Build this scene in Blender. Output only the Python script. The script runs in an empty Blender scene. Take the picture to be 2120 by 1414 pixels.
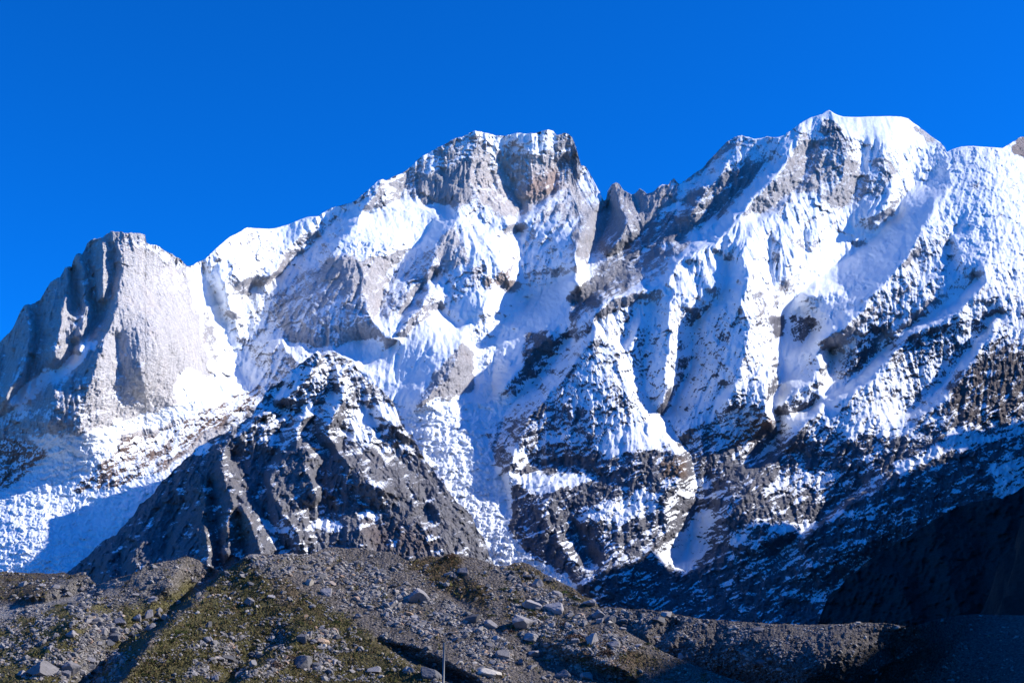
import bpy, math, random
import numpy as np

# ------------------------------------------------------------------ camera, sky, sun, exposure
scene = bpy.context.scene
col = scene.collection
FPX = 2912.0                      # focal length in photo pixels (photo is 2120 x 1414)
PITCH = math.radians(14.5)
CAM_Z = 1.7
cd = bpy.data.cameras.new("camera")
cam = bpy.data.objects.new("camera", cd); col.objects.link(cam)
cd.sensor_width = 36.0; cd.lens = 36.0 * FPX / 2120.0
cd.clip_start = 0.5; cd.clip_end = 60000.0
cam.location = (0, 0, CAM_Z); cam.rotation_euler = (math.pi / 2 + PITCH, 0, 0)
scene.camera = cam

SUN = np.array([0.83, 0.03, 0.56]); SUN /= np.linalg.norm(SUN)      # direction towards the sun: right of the view
sun_el = math.asin(SUN[2]); sun_az = math.atan2(SUN[0], SUN[1])        # azimuth from +Y, clockwise
world = bpy.data.worlds.new("World"); scene.world = world; world.use_nodes = True
wn = world.node_tree.nodes; wl = world.node_tree.links
wn.clear()
sky = wn.new("ShaderNodeTexSky"); sky.sky_type = 'NISHITA'; sky.sun_disc = False
sky.sun_elevation = sun_el; sky.sun_rotation = sun_az
sky.altitude = 4000; sky.air_density = 1.0; sky.dust_density = 0.0; sky.ozone_density = 3.0
tint = wn.new("ShaderNodeMix"); tint.data_type = 'RGBA'; tint.blend_type = 'MULTIPLY'; tint.inputs[0].default_value = 1.0
tint.inputs[7].default_value = (0.012, 0.52, 1.24, 1)
bg = wn.new("ShaderNodeBackground"); bg.inputs[1].default_value = 0.15
wo = wn.new("ShaderNodeOutputWorld")
wl.new(sky.outputs[0], tint.inputs[6]); wl.new(tint.outputs[2], bg.inputs[0]); wl.new(bg.outputs[0], wo.inputs[0])

sd = bpy.data.lights.new("sun", 'SUN'); sd.energy = 4.9; sd.angle = math.radians(0.5); sd.color = (1.0, 0.95, 0.89)
so = bpy.data.objects.new("sun", sd); col.objects.link(so)
from mathutils import Vector
so.rotation_euler = Vector(SUN).to_track_quat('Z', 'Y').to_euler(); so.location = (900, -200, 800)

scene.view_settings.view_transform = 'Standard'; scene.view_settings.look = 'None'
scene.view_settings.exposure = 0.5; scene.view_settings.gamma = 1.0
scene.cycles.max_bounces = 4; scene.cycles.diffuse_bounces = 3; scene.cycles.glossy_bounces = 1
scene.cycles.use_denoising = True

# ------------------------------------------------------------------ helpers
CP, SP = math.cos(PITCH), math.sin(PITCH)
def ray(u, v):
    cx = (u - 1060.0) / FPX; cy = -(v - 707.0) / FPX
    return cx, CP - SP * cy, SP + CP * cy
def world_pt(u, v, Y):
    x, y, z = ray(u, v)
    return x * Y, y * Y, z * Y + CAM_Z

def hash2(ix, iy, seed):
    h = (ix.astype(np.int64) * 374761393 + iy.astype(np.int64) * 668265263 + seed * 1442695041) & 0x7fffffff
    h = ((h ^ (h >> 13)) * 1274126177) & 0x7fffffff
    h = h ^ (h >> 16)
    return h
def pnoise(x, y, seed=0):
    """gradient noise about -1..1"""
    x = np.asarray(x, dtype=np.float64); y = np.asarray(y, dtype=np.float64)
    x0 = np.floor(x); y0 = np.floor(y); fx = x - x0; fy = y - y0
    ix = x0.astype(np.int64); iy = y0.astype(np.int64)
    def g(dx, dy):
        a = (hash2(ix + dx, iy + dy, seed) & 1023) * (2 * math.pi / 1024)
        return np.cos(a) * (fx - dx) + np.sin(a) * (fy - dy)
    sx = fx * fx * fx * (fx * (fx * 6 - 15) + 10); sy = fy * fy * fy * (fy * (fy * 6 - 15) + 10)
    a = g(0, 0) * (1 - sx) + g(1, 0) * sx; b = g(0, 1) * (1 - sx) + g(1, 1) * sx
    return (a * (1 - sy) + b * sy) * 1.5
def fbm(x, y, octs, seed=0, gain=0.5):
    s = 0; a = 1.0
    for k in range(octs):
        s = s + a * pnoise(x * 2 ** k + 17.3 * k, y * 2 ** k - 9.1 * k, seed + k); a *= gain
    return s
def facets(x, y, seed, tilt=1.0, step=0.3):
    """broken planes: every cell of a jittered lattice is a plane of its own tilt and height"""
    x0 = np.floor(x).astype(np.int64); y0 = np.floor(y).astype(np.int64)
    best = np.full(x.shape, 9.0); sec = best.copy(); val = np.zeros(x.shape)
    for dx in (-1, 0, 1):
        for dy in (-1, 0, 1):
            ix = x0 + dx; iy = y0 + dy
            h = hash2(ix, iy, seed)
            px = ix + 0.15 + 0.7 * (h & 255) / 255.0; py = iy + 0.15 + 0.7 * ((h >> 8) & 255) / 255.0
            k = hash2(ix, iy, seed + 777)
            gx = ((k & 255) / 127.5 - 1) * tilt; gy = (((k >> 8) & 255) / 127.5 - 1) * tilt; c = (((k >> 16) & 255) / 127.5 - 1) * step
            d = (x - px) ** 2 + (y - py) ** 2
            v = gx * (x - px) + gy * (y - py) + c
            n = d < best
            sec = np.where(n, best, np.minimum(sec, d)); val = np.where(n, v, val); best = np.where(n, d, best)
    return val
def ridged(x, y, octs, seed=0, gain=0.55):
    s = 0; a = 1.0; w = 1.0
    for k in range(octs):
        n = 1 - np.abs(pnoise(x * 2 ** k + 5.7 * k, y * 2 ** k + 3.3 * k, seed + k)) * 1.6
        n = np.clip(n, -0.3, 1)
        s = s + a * n * w; w = np.clip(n * 1.6, 0.15, 1); a *= gain
    return s
def blur(a, r):
    r = int(round(r))
    if r < 1: return a
    for _ in range(2):
        for ax in (0, 1):
            p = np.pad(a, [(r + 1, r) if i == ax else (0, 0) for i in (0, 1)], mode='edge')
            c = np.cumsum(p, axis=ax, dtype=np.float64)
            n = a.shape[ax]
            hi = np.take(c, np.arange(2 * r + 1, 2 * r + 1 + n), axis=ax); lo = np.take(c, np.arange(0, n), axis=ax)
            a = (hi - lo) / (2 * r + 1)
    return a
def P(s):
    """'u v, u v, ...' -> list of number tuples"""
    return [tuple(float(q) for q in p.split()) for p in s.split(',') if p.strip()]
def inpoly(U, V, poly):
    px = np.array([p[0] for p in poly]); py = np.array([p[1] for p in poly])
    res = np.zeros(U.shape, bool)
    m = (U > px.min()) & (U < px.max()) & (V > py.min()) & (V < py.max())
    if not m.any(): return res
    u = U[m]; v = V[m]; r = np.zeros(u.shape, bool); j = len(px) - 1
    for i in range(len(px)):
        c = ((py[i] > v) != (py[j] > v))
        if py[i] != py[j]:
            r ^= c & (u < (px[j] - px[i]) * (v - py[i]) / (py[j] - py[i]) + px[i])
        j = i
    res[m] = r
    return res
def rbf(U, V, anchors):
    """smooth surface through sparse (u, v, h) anchors, with a linear trend"""
    A = np.array(anchors, float); n = len(A)
    sc = 300.0
    def phi(r): return np.sqrt(r * r + 0.15)
    d = np.hypot(A[:, None, 0] - A[None, :, 0], A[:, None, 1] - A[None, :, 1]) / sc
    M = np.zeros((n + 3, n + 3)); M[:n, :n] = phi(d)
    M[:n, :n] += np.eye(n) * 1e-3
    M[:n, n] = 1; M[:n, n + 1] = A[:, 0] / sc; M[:n, n + 2] = A[:, 1] / sc; M[n:, :n] = M[:n, n:].T
    w = np.linalg.solve(M, np.concatenate([A[:, 2], [0, 0, 0]]))
    s = w[n] + w[n + 1] * U / sc + w[n + 2] * V / sc
    for i in range(n):
        s = s + w[i] * phi(np.hypot(U - A[i, 0], V - A[i, 1]) / sc)
    return s
def solve_lines(u0, v0, nx, ny, g, lines, reach=160.0):
    """crease surface: heights fixed along crest and gully lines, relaxing between them"""
    pts = []
    for ln in lines:
        h0, h1, pl = ln[0], ln[1], ln[2]
        seg = [math.hypot(pl[i + 1][0] - pl[i][0], pl[i + 1][1] - pl[i][1]) for i in range(len(pl) - 1)]
        L = sum(seg); acc = 0
        for i, s in enumerate(seg):
            n = max(2, int(s / (g * 0.7)))
            for k in range(n):
                t = k / n
                pts.append((pl[i][0] + (pl[i + 1][0] - pl[i][0]) * t, pl[i][1] + (pl[i + 1][1] - pl[i][1]) * t,
                            h0 + (h1 - h0) * (acc + s * t) / L))
            acc += s
    pts = np.array(pts)
    h = None
    for f in (16, 8, 4, 2, 1):
        gx = -(-nx // f) + 1; gy = -(-ny // f) + 1; gg = g * f
        if h is None: h = np.zeros((gy, gx))
        else:
            yi = np.clip(np.arange(gy) / 2, 0, h.shape[0] - 1.001); xi = np.clip(np.arange(gx) / 2, 0, h.shape[1] - 1.001)
            h = bil(h, xi[None, :] + 0 * yi[:, None], yi[:, None] + 0 * xi[None, :])
        ix = np.round((pts[:, 0] - u0) / gg).astype(int); iy = np.round((pts[:, 1] - v0) / gg).astype(int)
        ok = (ix >= 0) & (ix < gx) & (iy >= 0) & (iy < gy)
        s = np.zeros((gy, gx)); c = np.zeros((gy, gx))
        np.add.at(s, (iy[ok], ix[ok]), pts[ok, 2]); np.add.at(c, (iy[ok], ix[ok]), 1)
        fx = c > 0; val = np.where(fx, s / np.maximum(c, 1), 0)
        eps = (gg / reach) ** 2 / 4
        h = np.where(fx, val, h)
        for _ in range(90 if f > 1 else 25):
            p = np.pad(h, 1, mode='edge')
            h = (p[:-2, 1:-1] + p[2:, 1:-1] + p[1:-1, :-2] + p[1:-1, 2:]) / 4 / (1 + eps)
            h = np.where(fx, val, h)
    return h[:ny, :nx]
def bil(a, x, y):
    x = np.clip(x, 0, a.shape[1] - 1.001); y = np.clip(y, 0, a.shape[0] - 1.001)
    ix = x.astype(int); iy = y.astype(int); fx = x - ix; fy = y - iy
    return (a[iy, ix] * (1 - fx) + a[iy, ix + 1] * fx) * (1 - fy) + (a[iy + 1, ix] * (1 - fx) + a[iy + 1, ix + 1] * fx) * fy
def interp(poly, u):
    return np.interp(u, [p[0] for p in poly], [p[1] for p in poly])

# ------------------------------------------------------------------ relief sheets
DEF = dict(mid=1.0, snow=0.0, rough=1.0, ribs=0.18, strata=0.3, crev=0.0, r=0.30, g=0.29, b=0.30)
def flow_streaks(big, g, lam, length, seed, n=14):
    """noise drawn out along the fall line of the surface: flutes and runnels that spread from the crests"""
    b = blur(big, 7 / g)
    hv, hu = np.gradient(b, g)
    N2 = hu * hu + hv * hv + 1
    du = (SP - CP * hv) * hu / N2; dv = CP + (SP - CP * hv) * hv / N2
    m = np.sqrt(du * du + dv * dv) + 1e-6; du = du / m; dv = np.maximum(dv / m, 0.15)
    ny, nx = big.shape
    X0, Y0 = np.meshgrid(np.arange(nx, dtype=float), np.arange(ny, dtype=float))
    src = pnoise(X0 * g / lam, Y0 * g / lam, seed) + 0.6 * pnoise(X0 * g / lam * 2.1, Y0 * g / lam * 2.1, seed + 1)
    acc = src.copy(); st = length / g / n
    for sg in (1, -1):
        X, Y = X0.copy(), Y0.copy()
        for i in range(n):
            a = bil(du, X, Y); c = bil(dv, X, Y)
            X = X + sg * a * st; Y = Y + sg * c * st
            acc += bil(src, X, Y) * (1 - i / n)
    acc /= acc.std()
    return 1 - np.abs(acc) * 0.9, acc       # sharp-backed ribs, raw streaks

class Relief:
    """A mountain face surveyed in (u, v) bearings; h is its relief towards the valley, in the same angular unit
    (h = 100 stands 100 units of bearing nearer); distance = D * exp(-h / FPX)."""
    def __init__(s, u0, u1, v0, v1, g, D, anchors, lines, regions, default={}, seed=1, reach=160., strata_dir=22.,
                 lscale=1.0, bscale=1.0, warp=8.0, nsc=1.0, thr=0.52, neg=0.65, lim=1.5):
        s.u0, s.v0, s.g, s.D = u0, v0, g, D
        nx = int((u1 - u0) / g) + 1; ny = int((v1 - v0) / g) + 1
        U, V = np.meshgrid(u0 + g * np.arange(nx), v0 + g * np.arange(ny))
        base = rbf(U, V, anchors) * bscale
        crest = solve_lines(u0, v0, nx, ny, g, [(a * (lscale if a > 0 else lscale * neg), b * (lscale if b > 0 else lscale * neg), p) for a, b, p in lines], reach) if lines else 0 * U
        for _ in range(2):                      # no face steeper than rock can stand
            gv, gu = np.gradient(crest, g); w = np.clip((np.hypot(gu, gv) - lim) / 1.5, 0, 1)
            w = blur(w, 5 / g); crest = crest * (1 - w) + blur(crest, 9 * nsc / g) * w
        # natural wobble of traced lines
        wu = fbm(U / 34, V / 34, 3, seed + 50) * warp; wv = fbm(U / 34 + 40, V / 34, 3, seed + 60) * warp
        crest = bil(crest, (U + wu * 0.5 - u0) / g, (V + wv * 0.5 - v0) / g)
        d = dict(DEF); d.update(default)
        F = {k: np.full(U.shape, float(d[k])) for k in d}
        for poly, par, bl in regions:
            m = inpoly(U + wu, V + wv, P(poly) if isinstance(poly, str) else poly).astype(float)
            m = blur(m, bl / g)
            for k, val in par.items():
                F[k] = F[k] * (1 - m) + val * m
        # relief detail
        x, y = U / nsc, V / nsc
        wx = x + fbm(x / 60, y / 60, 3, seed + 7) * 22; wy = y + fbm(x / 60 + 9, y / 60, 3, seed + 8) * 22
        rough = (ridged(wx / 40, wy / 52, 5, seed + 1, 0.62) - 0.75) * 4.5 + (ridged(wx / 120, wy / 150, 3, seed + 12, 0.5) - 0.6) * 5.0
        fx = x + fbm(x / 14, y / 14, 3, seed + 41) * 5; fy = y + fbm(x / 14 + 30, y / 14, 3, seed + 42) * 5
        fct = facets((fx + 0.3 * fy) / 26, (fy - 0.25 * fx) / 34, seed + 43, 9.0, 2.5) + facets((fx + 0.3 * fy) / 11, (fy - 0.3 * fx) / 14, seed + 44, 5.2, 1.5) + facets(fx / 4.6, fy / 5.6, seed + 45, 3.8, 1.2)
        crack = np.clip(1 - 6 * np.abs(pnoise((wx + .25 * wy) / 17, wy / 75, seed + 81)), 0, 1) * 3.0 + np.clip(1 - 5 * np.abs(pnoise((fx - .2 * fy) / 8, fy / 34, seed + 82)), 0, 1) * 1.6
        rough = rough * 0.7 + fct * 0.85 - crack
        big = base + crest
        ms = max(nsc, 0.55)
        f0, q0 = flow_streaks(big + fbm(U / 50, V / 60, 3, seed + 91) * 8 * ms, g, 40 * ms, 95 * ms, seed + 33, 12)
        gu_ = U / ms + fbm(U / 40, V / 40, 3, seed + 92) * 16; gv_ = V / ms + fbm(U / 40 + 8, V / 40, 3, seed + 93) * 16
        mid = f0 * 5.5 + (facets((gu_ + .35 * gv_) / 58, (gv_ - .2 * gu_) / 74, seed + 94, 13.0, 4.0)) * 0.8 + (facets((gu_ + .3 * gv_) / 27, (gv_ - .25 * gu_) / 34, seed + 95, 8.0, 2.0)) * 0.55
        big = big + ms * mid * F['mid']
        b2 = big + nsc * rough * 0.8
        f1, q1 = flow_streaks(b2, g, 17 * nsc, 60 * nsc, seed + 3); f2, q2 = flow_streaks(b2, g, 7.0 * nsc, 26 * nsc, seed + 13)
        f3, q3 = flow_streaks(b2, g, 3.6 * nsc, 12 * nsc, seed + 23, 8)
        ribs = f1 * 3.2 + f2 * 1.6 + f3 * 0.6
        ct, st = math.cos(math.radians(strata_dir)), math.sin(math.radians(strata_dir))
        sx = wx * 0.15 + x * 0.85; sy = wy * 0.15 + y * 0.85
        al = sx * ct - sy * st; ac = sx * st + sy * ct
        smod = np.clip(0.55 + 0.9 * fbm(x / 70, y / 70, 3, seed + 71), 0, 1.5)
        strata = (ridged(al / 110 + fbm(x / 40, y / 40, 2, seed + 72) * .5, ac / 19 + fbm(x / 50, y / 50, 3, seed + 73) * .9, 4, seed + 4, 0.62) - 0.7) * 3.6 * smod + (ridged(al / 26, ac / 6.5, 2, seed + 5, .6) - .6) * 1.1 * smod
        qx = x + fbm(x / 30, y / 30, 3, seed + 46) * 12; qy = y + fbm(x / 30 + 7, y / 30, 3, seed + 47) * 9
        cr = facets(qx / 34, qy / 12, seed + 48, 2.5, 4.2) + facets(qx / 15, qy / 5.5, seed + 49, 1.6, 2.2) + facets(qx / 7, qy / 3.2, seed + 59, .9, 1.1) + (ridged(qx / 130, qy / 50, 4, seed + 6, 0.6) - 0.7) * 5 - np.clip(1 - 5 * np.abs(pnoise(qx / 60, qy / 11, seed + 83)), 0, 1) * 3.5 - np.clip(1 - 4 * np.abs(pnoise(qx / 26 + 3, qy / 6, seed + 84)), 0, 1) * 1.8
        h = big + nsc * (rough * F['rough'] + ribs * F['ribs'] + strata * F['strata'] + cr * F['crev'])
        hs = blur(h, 2.2 * nsc / g)
        def nz(a):
            gv, gu = np.gradient(a, g)
            return (gv * CP - SP) / np.sqrt(gu * gu + gv * gv + 1)
        n1 = nz(hs); n2 = nz(blur(h, 0.9 * nsc / g)); n3 = nz(blur(h, 9 * nsc / g))
        n0 = blur(n3, 40 * nsc / g)
        patch = fbm(al / 60, ac / 28, 3, seed + 31)
        aw = ac + fbm(x / 45, y / 45, 3, seed + 74) * 7
        led1 = np.clip(1 - 3.4 * np.abs(pnoise(al / 170, aw / 15, seed + 75)), 0, 1); led2 = np.clip(1 - 3.0 * np.abs(pnoise(al / 70 + 9, aw / 7.5, seed + 76)), 0, 1)
        sn = 0.5 + F['snow'] + ((n1 - n3) * 0.30 + (n2 - n1) * 0.30 + (n3 - n0) * 0.42) / 0.28 + 0.24 * patch + 0.07 * q0 * F['mid'] + (0.10 * q1 + 0.12 * q2 + 0.10 * q3) * np.clip(0.25 + 0.7 * F['ribs'], 0, 1.1) + 0.75 * F['strata'] * (0.6 * led1 + 0.5 * led2 - 0.22) * np.clip(0.7 + 1.2 * patch, 0, 1.6)
        m = np.clip((sn - 0.25) / 0.5, 0, 1)
        smooth = blur(h, 2.4 * nsc / g)
        k = m * np.clip(1 - F['crev'], 0, 1) * 0.45
        h = h * (1 - k) + (smooth + 0.6) * k
        s.h = h; s.sn = sn; s.F = F; s.seed = seed; s.U, s.V = U, V
    def at(s, a, u, v): return bil(a, (u - s.u0) / s.g, (v - s.v0) / s.g)
    def dist(s, u, v): return s.D * np.exp(-s.at(s.h, u, v) / FPX)

def jag(u, amp, seed):
    return amp * (fbm(u / 16.0, u * 0 + 3.1, 4, seed, 0.6))

def build_relief(R, sil, vbot, step, pieces, jagamp=2.0, u0=None, u1=None, back=8, backstep=60.0, rstep=None):
    """mesh grid from the skyline down to vbot, plus a far side falling away behind the crest.
    pieces: list of (name, material, polygon or None); faces go to the first piece whose polygon holds them."""
    u0 = sil[0][0] if u0 is None else u0; u1 = sil[-1][0] if u1 is None else u1
    us = np.arange(u0, u1 + step * 0.5, step)
    top = interp(sil, us)
    ja = jagamp(us) if callable(jagamp) else jagamp
    top = top + jag(us, 1.0, R.seed + 90) * ja
    nr = int(max(8, (vbot - top.min()) / (rstep or step)))
    t = np.linspace(0, 1, nr)[:, None]
    # rows: even spacing in v, squeezed below each column's own skyline
    rows = top[None, :] + (vbot - top[None, :]) * t
    Ug = np.repeat(us[None, :], nr, 0)
    H = R.at(R.h, Ug, rows)
    Y = R.D * np.exp(-H / FPX)
    X, Yw, Z = world_pt(Ug, rows, Y)
    A = {k: R.at(R.F[k], Ug, rows) for k in ('r', 'g', 'b')}; S = R.at(R.sn, Ug, rows)
    # far side
    bx, by, bz = X[0], Yw[0], Z[0]
    Yt = Y[0]
    sxs, sys_, szs = [], [], []
    for k in range(back, 0, -1):
        dd = backstep * k
        sxs.append(bx * (1 + dd * 0.0)); sys_.append(by + dd * 1.0); szs.append(bz - dd * 1.1 - 0.15 * dd * fbm(us / 40, us * 0 + k * .7, 3, R.seed))
    X = np.vstack([sxs, X]); Yw = np.vstack([sys_, Yw]); Z = np.vstack([szs, Z])
    ext = lambda a: np.vstack([np.repeat(a[:1], back, 0), a])
    A = {k: ext(a) for k, a in A.items()}; S = ext(S); Ue = ext(Ug); Ve = ext(rows)
    nr += back
    nc = len(us)
    co = np.stack([X, Yw, Z], -1).reshape(-1, 3)
    idx = np.arange(nr * nc).reshape(nr, nc)
    quads = np.stack([idx[:-1, :-1], idx[1:, :-1], idx[1:, 1:], idx[:-1, 1:]], -1).reshape(-1, 4)
    cu = (Ue[:-1, :-1] + Ue[1:, 1:]).reshape(-1) / 2; cv = (Ve[:-1, :-1] + Ve[1:, 1:]).reshape(-1) / 2
    wu = fbm(cu / 12, cv / 12, 3, 77) * 6
    left = np.ones(len(quads), bool)
    cols = np.stack([A['r'], A['g'], A['b'], np.ones_like(A['r'])], -1).reshape(-1, 4); S = S.reshape(-1)
    objs = []
    for name, mat, poly in pieces:
        if poly is None: m = left.copy()
        else: m = left & inpoly(cu + wu, cv + wu * 0.7, P(poly))
        left &= ~m
        if not m.any(): continue
        q = quads[m]
        used, inv = np.unique(q, return_inverse=True)
        q = inv.reshape(-1, 4)
        o = mesh_obj(name, co[used], q, mat, smooth=True)
        me = o.data
        a = me.attributes.new("snow", 'FLOAT', 'POINT'); a.data.foreach_set("value", S[used].astype(np.float32))
        a = me.attributes.new("rock", 'FLOAT_COLOR', 'POINT'); a.data.foreach_set("color", cols[used].astype(np.float32).reshape(-1))
        o["kind"] = "structure"
        objs.append(o)
    return objs

def mesh_obj(name, co, faces, mat, smooth=True, parent=None):
    me = bpy.data.meshes.new(name)
    faces = np.asarray(faces); n = faces.shape[1]
    me.vertices.add(len(co)); me.vertices.foreach_set("co", np.asarray(co, np.float32).reshape(-1))
    me.loops.add(faces.size); me.loops.foreach_set("vertex_index", faces.astype(np.int32).reshape(-1))
    me.polygons.add(len(faces)); me.polygons.foreach_set("loop_start", np.arange(0, faces.size, n, dtype=np.int32))
    me.update(calc_edges=True)
    me.polygons.foreach_set("use_smooth", np.full(len(faces), smooth, bool))
    me.materials.append(mat)
    o = bpy.data.objects.new(name, me); col.objects.link(o)
    if parent is not None: o.parent = parent
    return o

# ------------------------------------------------------------------ materials
def nodes_of(name):
    m = bpy.data.materials.new(name); m.use_nodes = True
    nt = m.node_tree; b = nt.nodes["Principled BSDF"]
    return m, nt, b
def noise(nt, scale, detail=6, rough=0.6, coord=None, kind='Noise'):
    n = nt.nodes.new("ShaderNodeTex" + kind); n.inputs["Scale"].default_value = scale
    if kind == 'Noise':
        n.inputs["Detail"].default_value = detail; n.inputs["Roughness"].default_value = rough
    if coord: nt.links.new(coord, n.inputs["Vector"])
    return n
def math_n(nt, op, a, b=None, c=None, clamp=False):
    n = nt.nodes.new("ShaderNodeMath"); n.operation = op; n.use_clamp = clamp
    for i, v in enumerate((a, b, c)):
        if v is None: continue
        if isinstance(v, (int, float)): n.inputs[i].default_value = v
        else: nt.links.new(v, n.inputs[i])
    return n.outputs[0]
def mix_c(nt, f, a, b, mode='MIX'):
    n = nt.nodes.new("ShaderNodeMix"); n.data_type = 'RGBA'; n.blend_type = mode
    for i, v in ((0, f), (6, a), (7, b)):
        if isinstance(v, (int, float)): n.inputs[i].default_value = v
        elif isinstance(v, tuple): n.inputs[i].default_value = v
        else: nt.links.new(v, n.inputs[i])
    return n.outputs[2]
def stretch(nt, coord, sx, sy, sz, rot=(0, 0, 0)):
    n = nt.nodes.new("ShaderNodeMapping"); n.inputs["Scale"].default_value = (sx, sy, sz); n.inputs["Rotation"].default_value = rot
    nt.links.new(coord, n.inputs["Vector"]); return n.outputs[0]

def mountain_material(name, unit, snow_col=(0.86, 0.88, 0.90, 1), edge=0.20, bump=1.0, ice=False):
    """rock with snow lying on it; 'unit' = metres covered by one unit of bearing at the face's distance"""
    m, nt, b = nodes_of(name)
    tc = nt.nodes.new("ShaderNodeTexCoord").outputs["Object"]
    sa = nt.nodes.new("ShaderNodeAttribute"); sa.attribute_name = "snow"
    ra = nt.nodes.new("ShaderNodeAttribute"); ra.attribute_name = "rock"
    n1 = noise(nt, 1 / (3.2 * unit), 5, 0.78, tc); n2 = noise(nt, 1 / (45 * unit), 4, 0.6, tc)
    st = stretch(nt, tc, 1.0, 1.0, 3.2, (0, math.radians(-20), 0)); n3 = noise(nt, 1 / (8 * unit), 5, 0.7, st)
    vt = stretch(nt, tc, 3.0, 3.0, 0.7); n4 = noise(nt, 1 / (20 * unit), 4, 0.6, vt)
    # rock colour: veins, darker wet streaks, paler scars
    v1 = math_n(nt, 'MULTIPLY_ADD', n3.outputs[0], 0.9, 0.55); v2 = math_n(nt, 'MULTIPLY_ADD', n4.outputs[0], 0.8, 0.6)
    vv = math_n(nt, 'MULTIPLY', v1, v2)
    rockc = mix_c(nt, 1.0, ra.outputs["Color"], vv, 'MULTIPLY')
    warm = mix_c(nt, math_n(nt, 'MULTIPLY', math_n(nt, 'SUBTRACT', n2.outputs[0], 0.52, clamp=True), 2.2, clamp=True),
                 rockc, mix_c(nt, 1.0, rockc, (1.12, 1.0, 0.9, 1), 'MULTIPLY'))
    s = math_n(nt, 'ADD', sa.outputs["Fac"], math_n(nt, 'MULTIPLY_ADD', n1.outputs[0], 2.0, -1.0))
    s = math_n(nt, 'ADD', s, math_n(nt, 'MULTIPLY_ADD', n3.outputs[0], 1.6, -0.8))
    mr = nt.nodes.new("ShaderNodeMapRange"); mr.interpolation_type = 'SMOOTHSTEP'
    nt.links.new(s, mr.inputs[0]); mr.inputs[1].default_value = 0.5 - edge; mr.inputs[2].default_value = 0.5 + edge
    snowf = mr.outputs[0]
    sc = mix_c(nt, math_n(nt, 'MULTIPLY_ADD', n2.outputs[0], 0.5, 0.1, clamp=True), snow_col, (0.78, 0.82, 0.86, 1))
    if ice:
        cr = noise(nt, 1 / (9 * unit), 3, 0.7, stretch(nt, tc, 1, 1, 2.2))
        f = math_n(nt, 'MULTIPLY', math_n(nt, 'SUBTRACT', cr.outputs[0], 0.53, clamp=True), 5, clamp=True)
        sc = mix_c(nt, math_n(nt, 'MULTIPLY', f, 0.5), sc, (0.50, 0.68, 0.76, 1))
    nt.links.new(mix_c(nt, snowf, warm, sc), b.inputs["Base Color"])
    rr = math_n(nt, 'MULTIPLY_ADD', snowf, -0.25, 0.9); nt.links.new(rr, b.inputs["Roughness"])
    b.inputs["Specular IOR Level"].default_value = 0.15
    bm = nt.nodes.new("ShaderNodeBump"); bm.inputs["Distance"].default_value = 5.0 * unit * bump
    hh = math_n(nt, 'ADD', n1.outputs[0], math_n(nt, 'MULTIPLY', n3.outputs[0], 1.2))
    hh = math_n(nt, 'ADD', hh, math_n(nt, 'MULTIPLY', n4.outputs[0], 1.2))
    nt.links.new(hh, bm.inputs["Height"])
    nt.links.new(math_n(nt, 'MULTIPLY_ADD', snowf, -0.72, 0.95), bm.inputs["Strength"])
    nt.links.new(bm.outputs[0], b.inputs["Normal"])
    return m
LS, BS, STEP, GR = 1.6, 1.45, 1.6, 1.6
NEARH = 470
HAZE = 0.00004
# ------------------------------------------------------------------ the far range
RANGE_SIL = P("""-60 740, 0 708, 8 700, 20 688, 32 668, 40 650, 50 632, 57 629, 63 631, 73 626, 83 622, 90 608, 97 597, 105 584,
112 580, 125 573, 131 562, 136 552, 142 551, 148 553, 151 540, 157 527, 163 524, 170 526, 176 516, 181 505, 187 498, 200 495, 213 492,
221 485, 230 478, 236 481, 250 479, 258 484, 275 481, 288 483, 300 487, 303 503, 315 506, 330 511, 345 521, 352 524, 365 532, 373 537,
381 546, 386 551, 400 549, 412 542, 425 536, 440 521, 455 508, 475 491, 495 481, 507 473, 512 471, 530 473, 560 474, 580 470, 600 464, 620 455,
640 449, 658 448, 670 440, 685 431, 700 427, 720 422, 735 417, 745 407, 760 395, 775 382, 785 373, 792 371, 800 374, 812 368,
825 361, 832 359, 840 356, 850 345, 865 331, 880 321, 892 314, 905 307, 920 299, 935 291, 948 285, 962 282, 972 276, 983 271,
995 273, 1010 277, 1025 281, 1045 282, 1060 278, 1075 275, 1090 278, 1110 276, 1125 271, 1136 269, 1145 272, 1152 280, 1160 279,
1170 275, 1178 278, 1184 285, 1190 299, 1195 315, 1200 334, 1203 343, 1212 345, 1222 361, 1232 380, 1241 397, 1245 404, 1250 416,
1255 413, 1258 396, 1265 385, 1275 378, 1283 382, 1293 395, 1305 402, 1312 403, 1320 398, 1325 391, 1332 396, 1340 402,
1350 398, 1360 390, 1370 384, 1385 382, 1390 374, 1395 368, 1400 376, 1408 382, 1420 374, 1435 361, 1455 349, 1465 335, 1480 320,
1495 304, 1505 294, 1520 285, 1535 281, 1550 284, 1560 288, 1575 287, 1590 283, 1605 286, 1620 282, 1640 269, 1655 257, 1675 245,
1695 239, 1702 237, 1710 231, 1717 229, 1730 237, 1745 242, 1770 243, 1800 242, 1840 241, 1865 242, 1880 246, 1892 256,
1900 261, 1915 272, 1925 281, 1945 295, 1955 304, 1960 315, 1972 310, 1990 304, 2015 303, 2045 305, 2075 307, 2090 299,
2100 292, 2110 285, 2122 283, 2150 300, 2190 330""")

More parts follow.
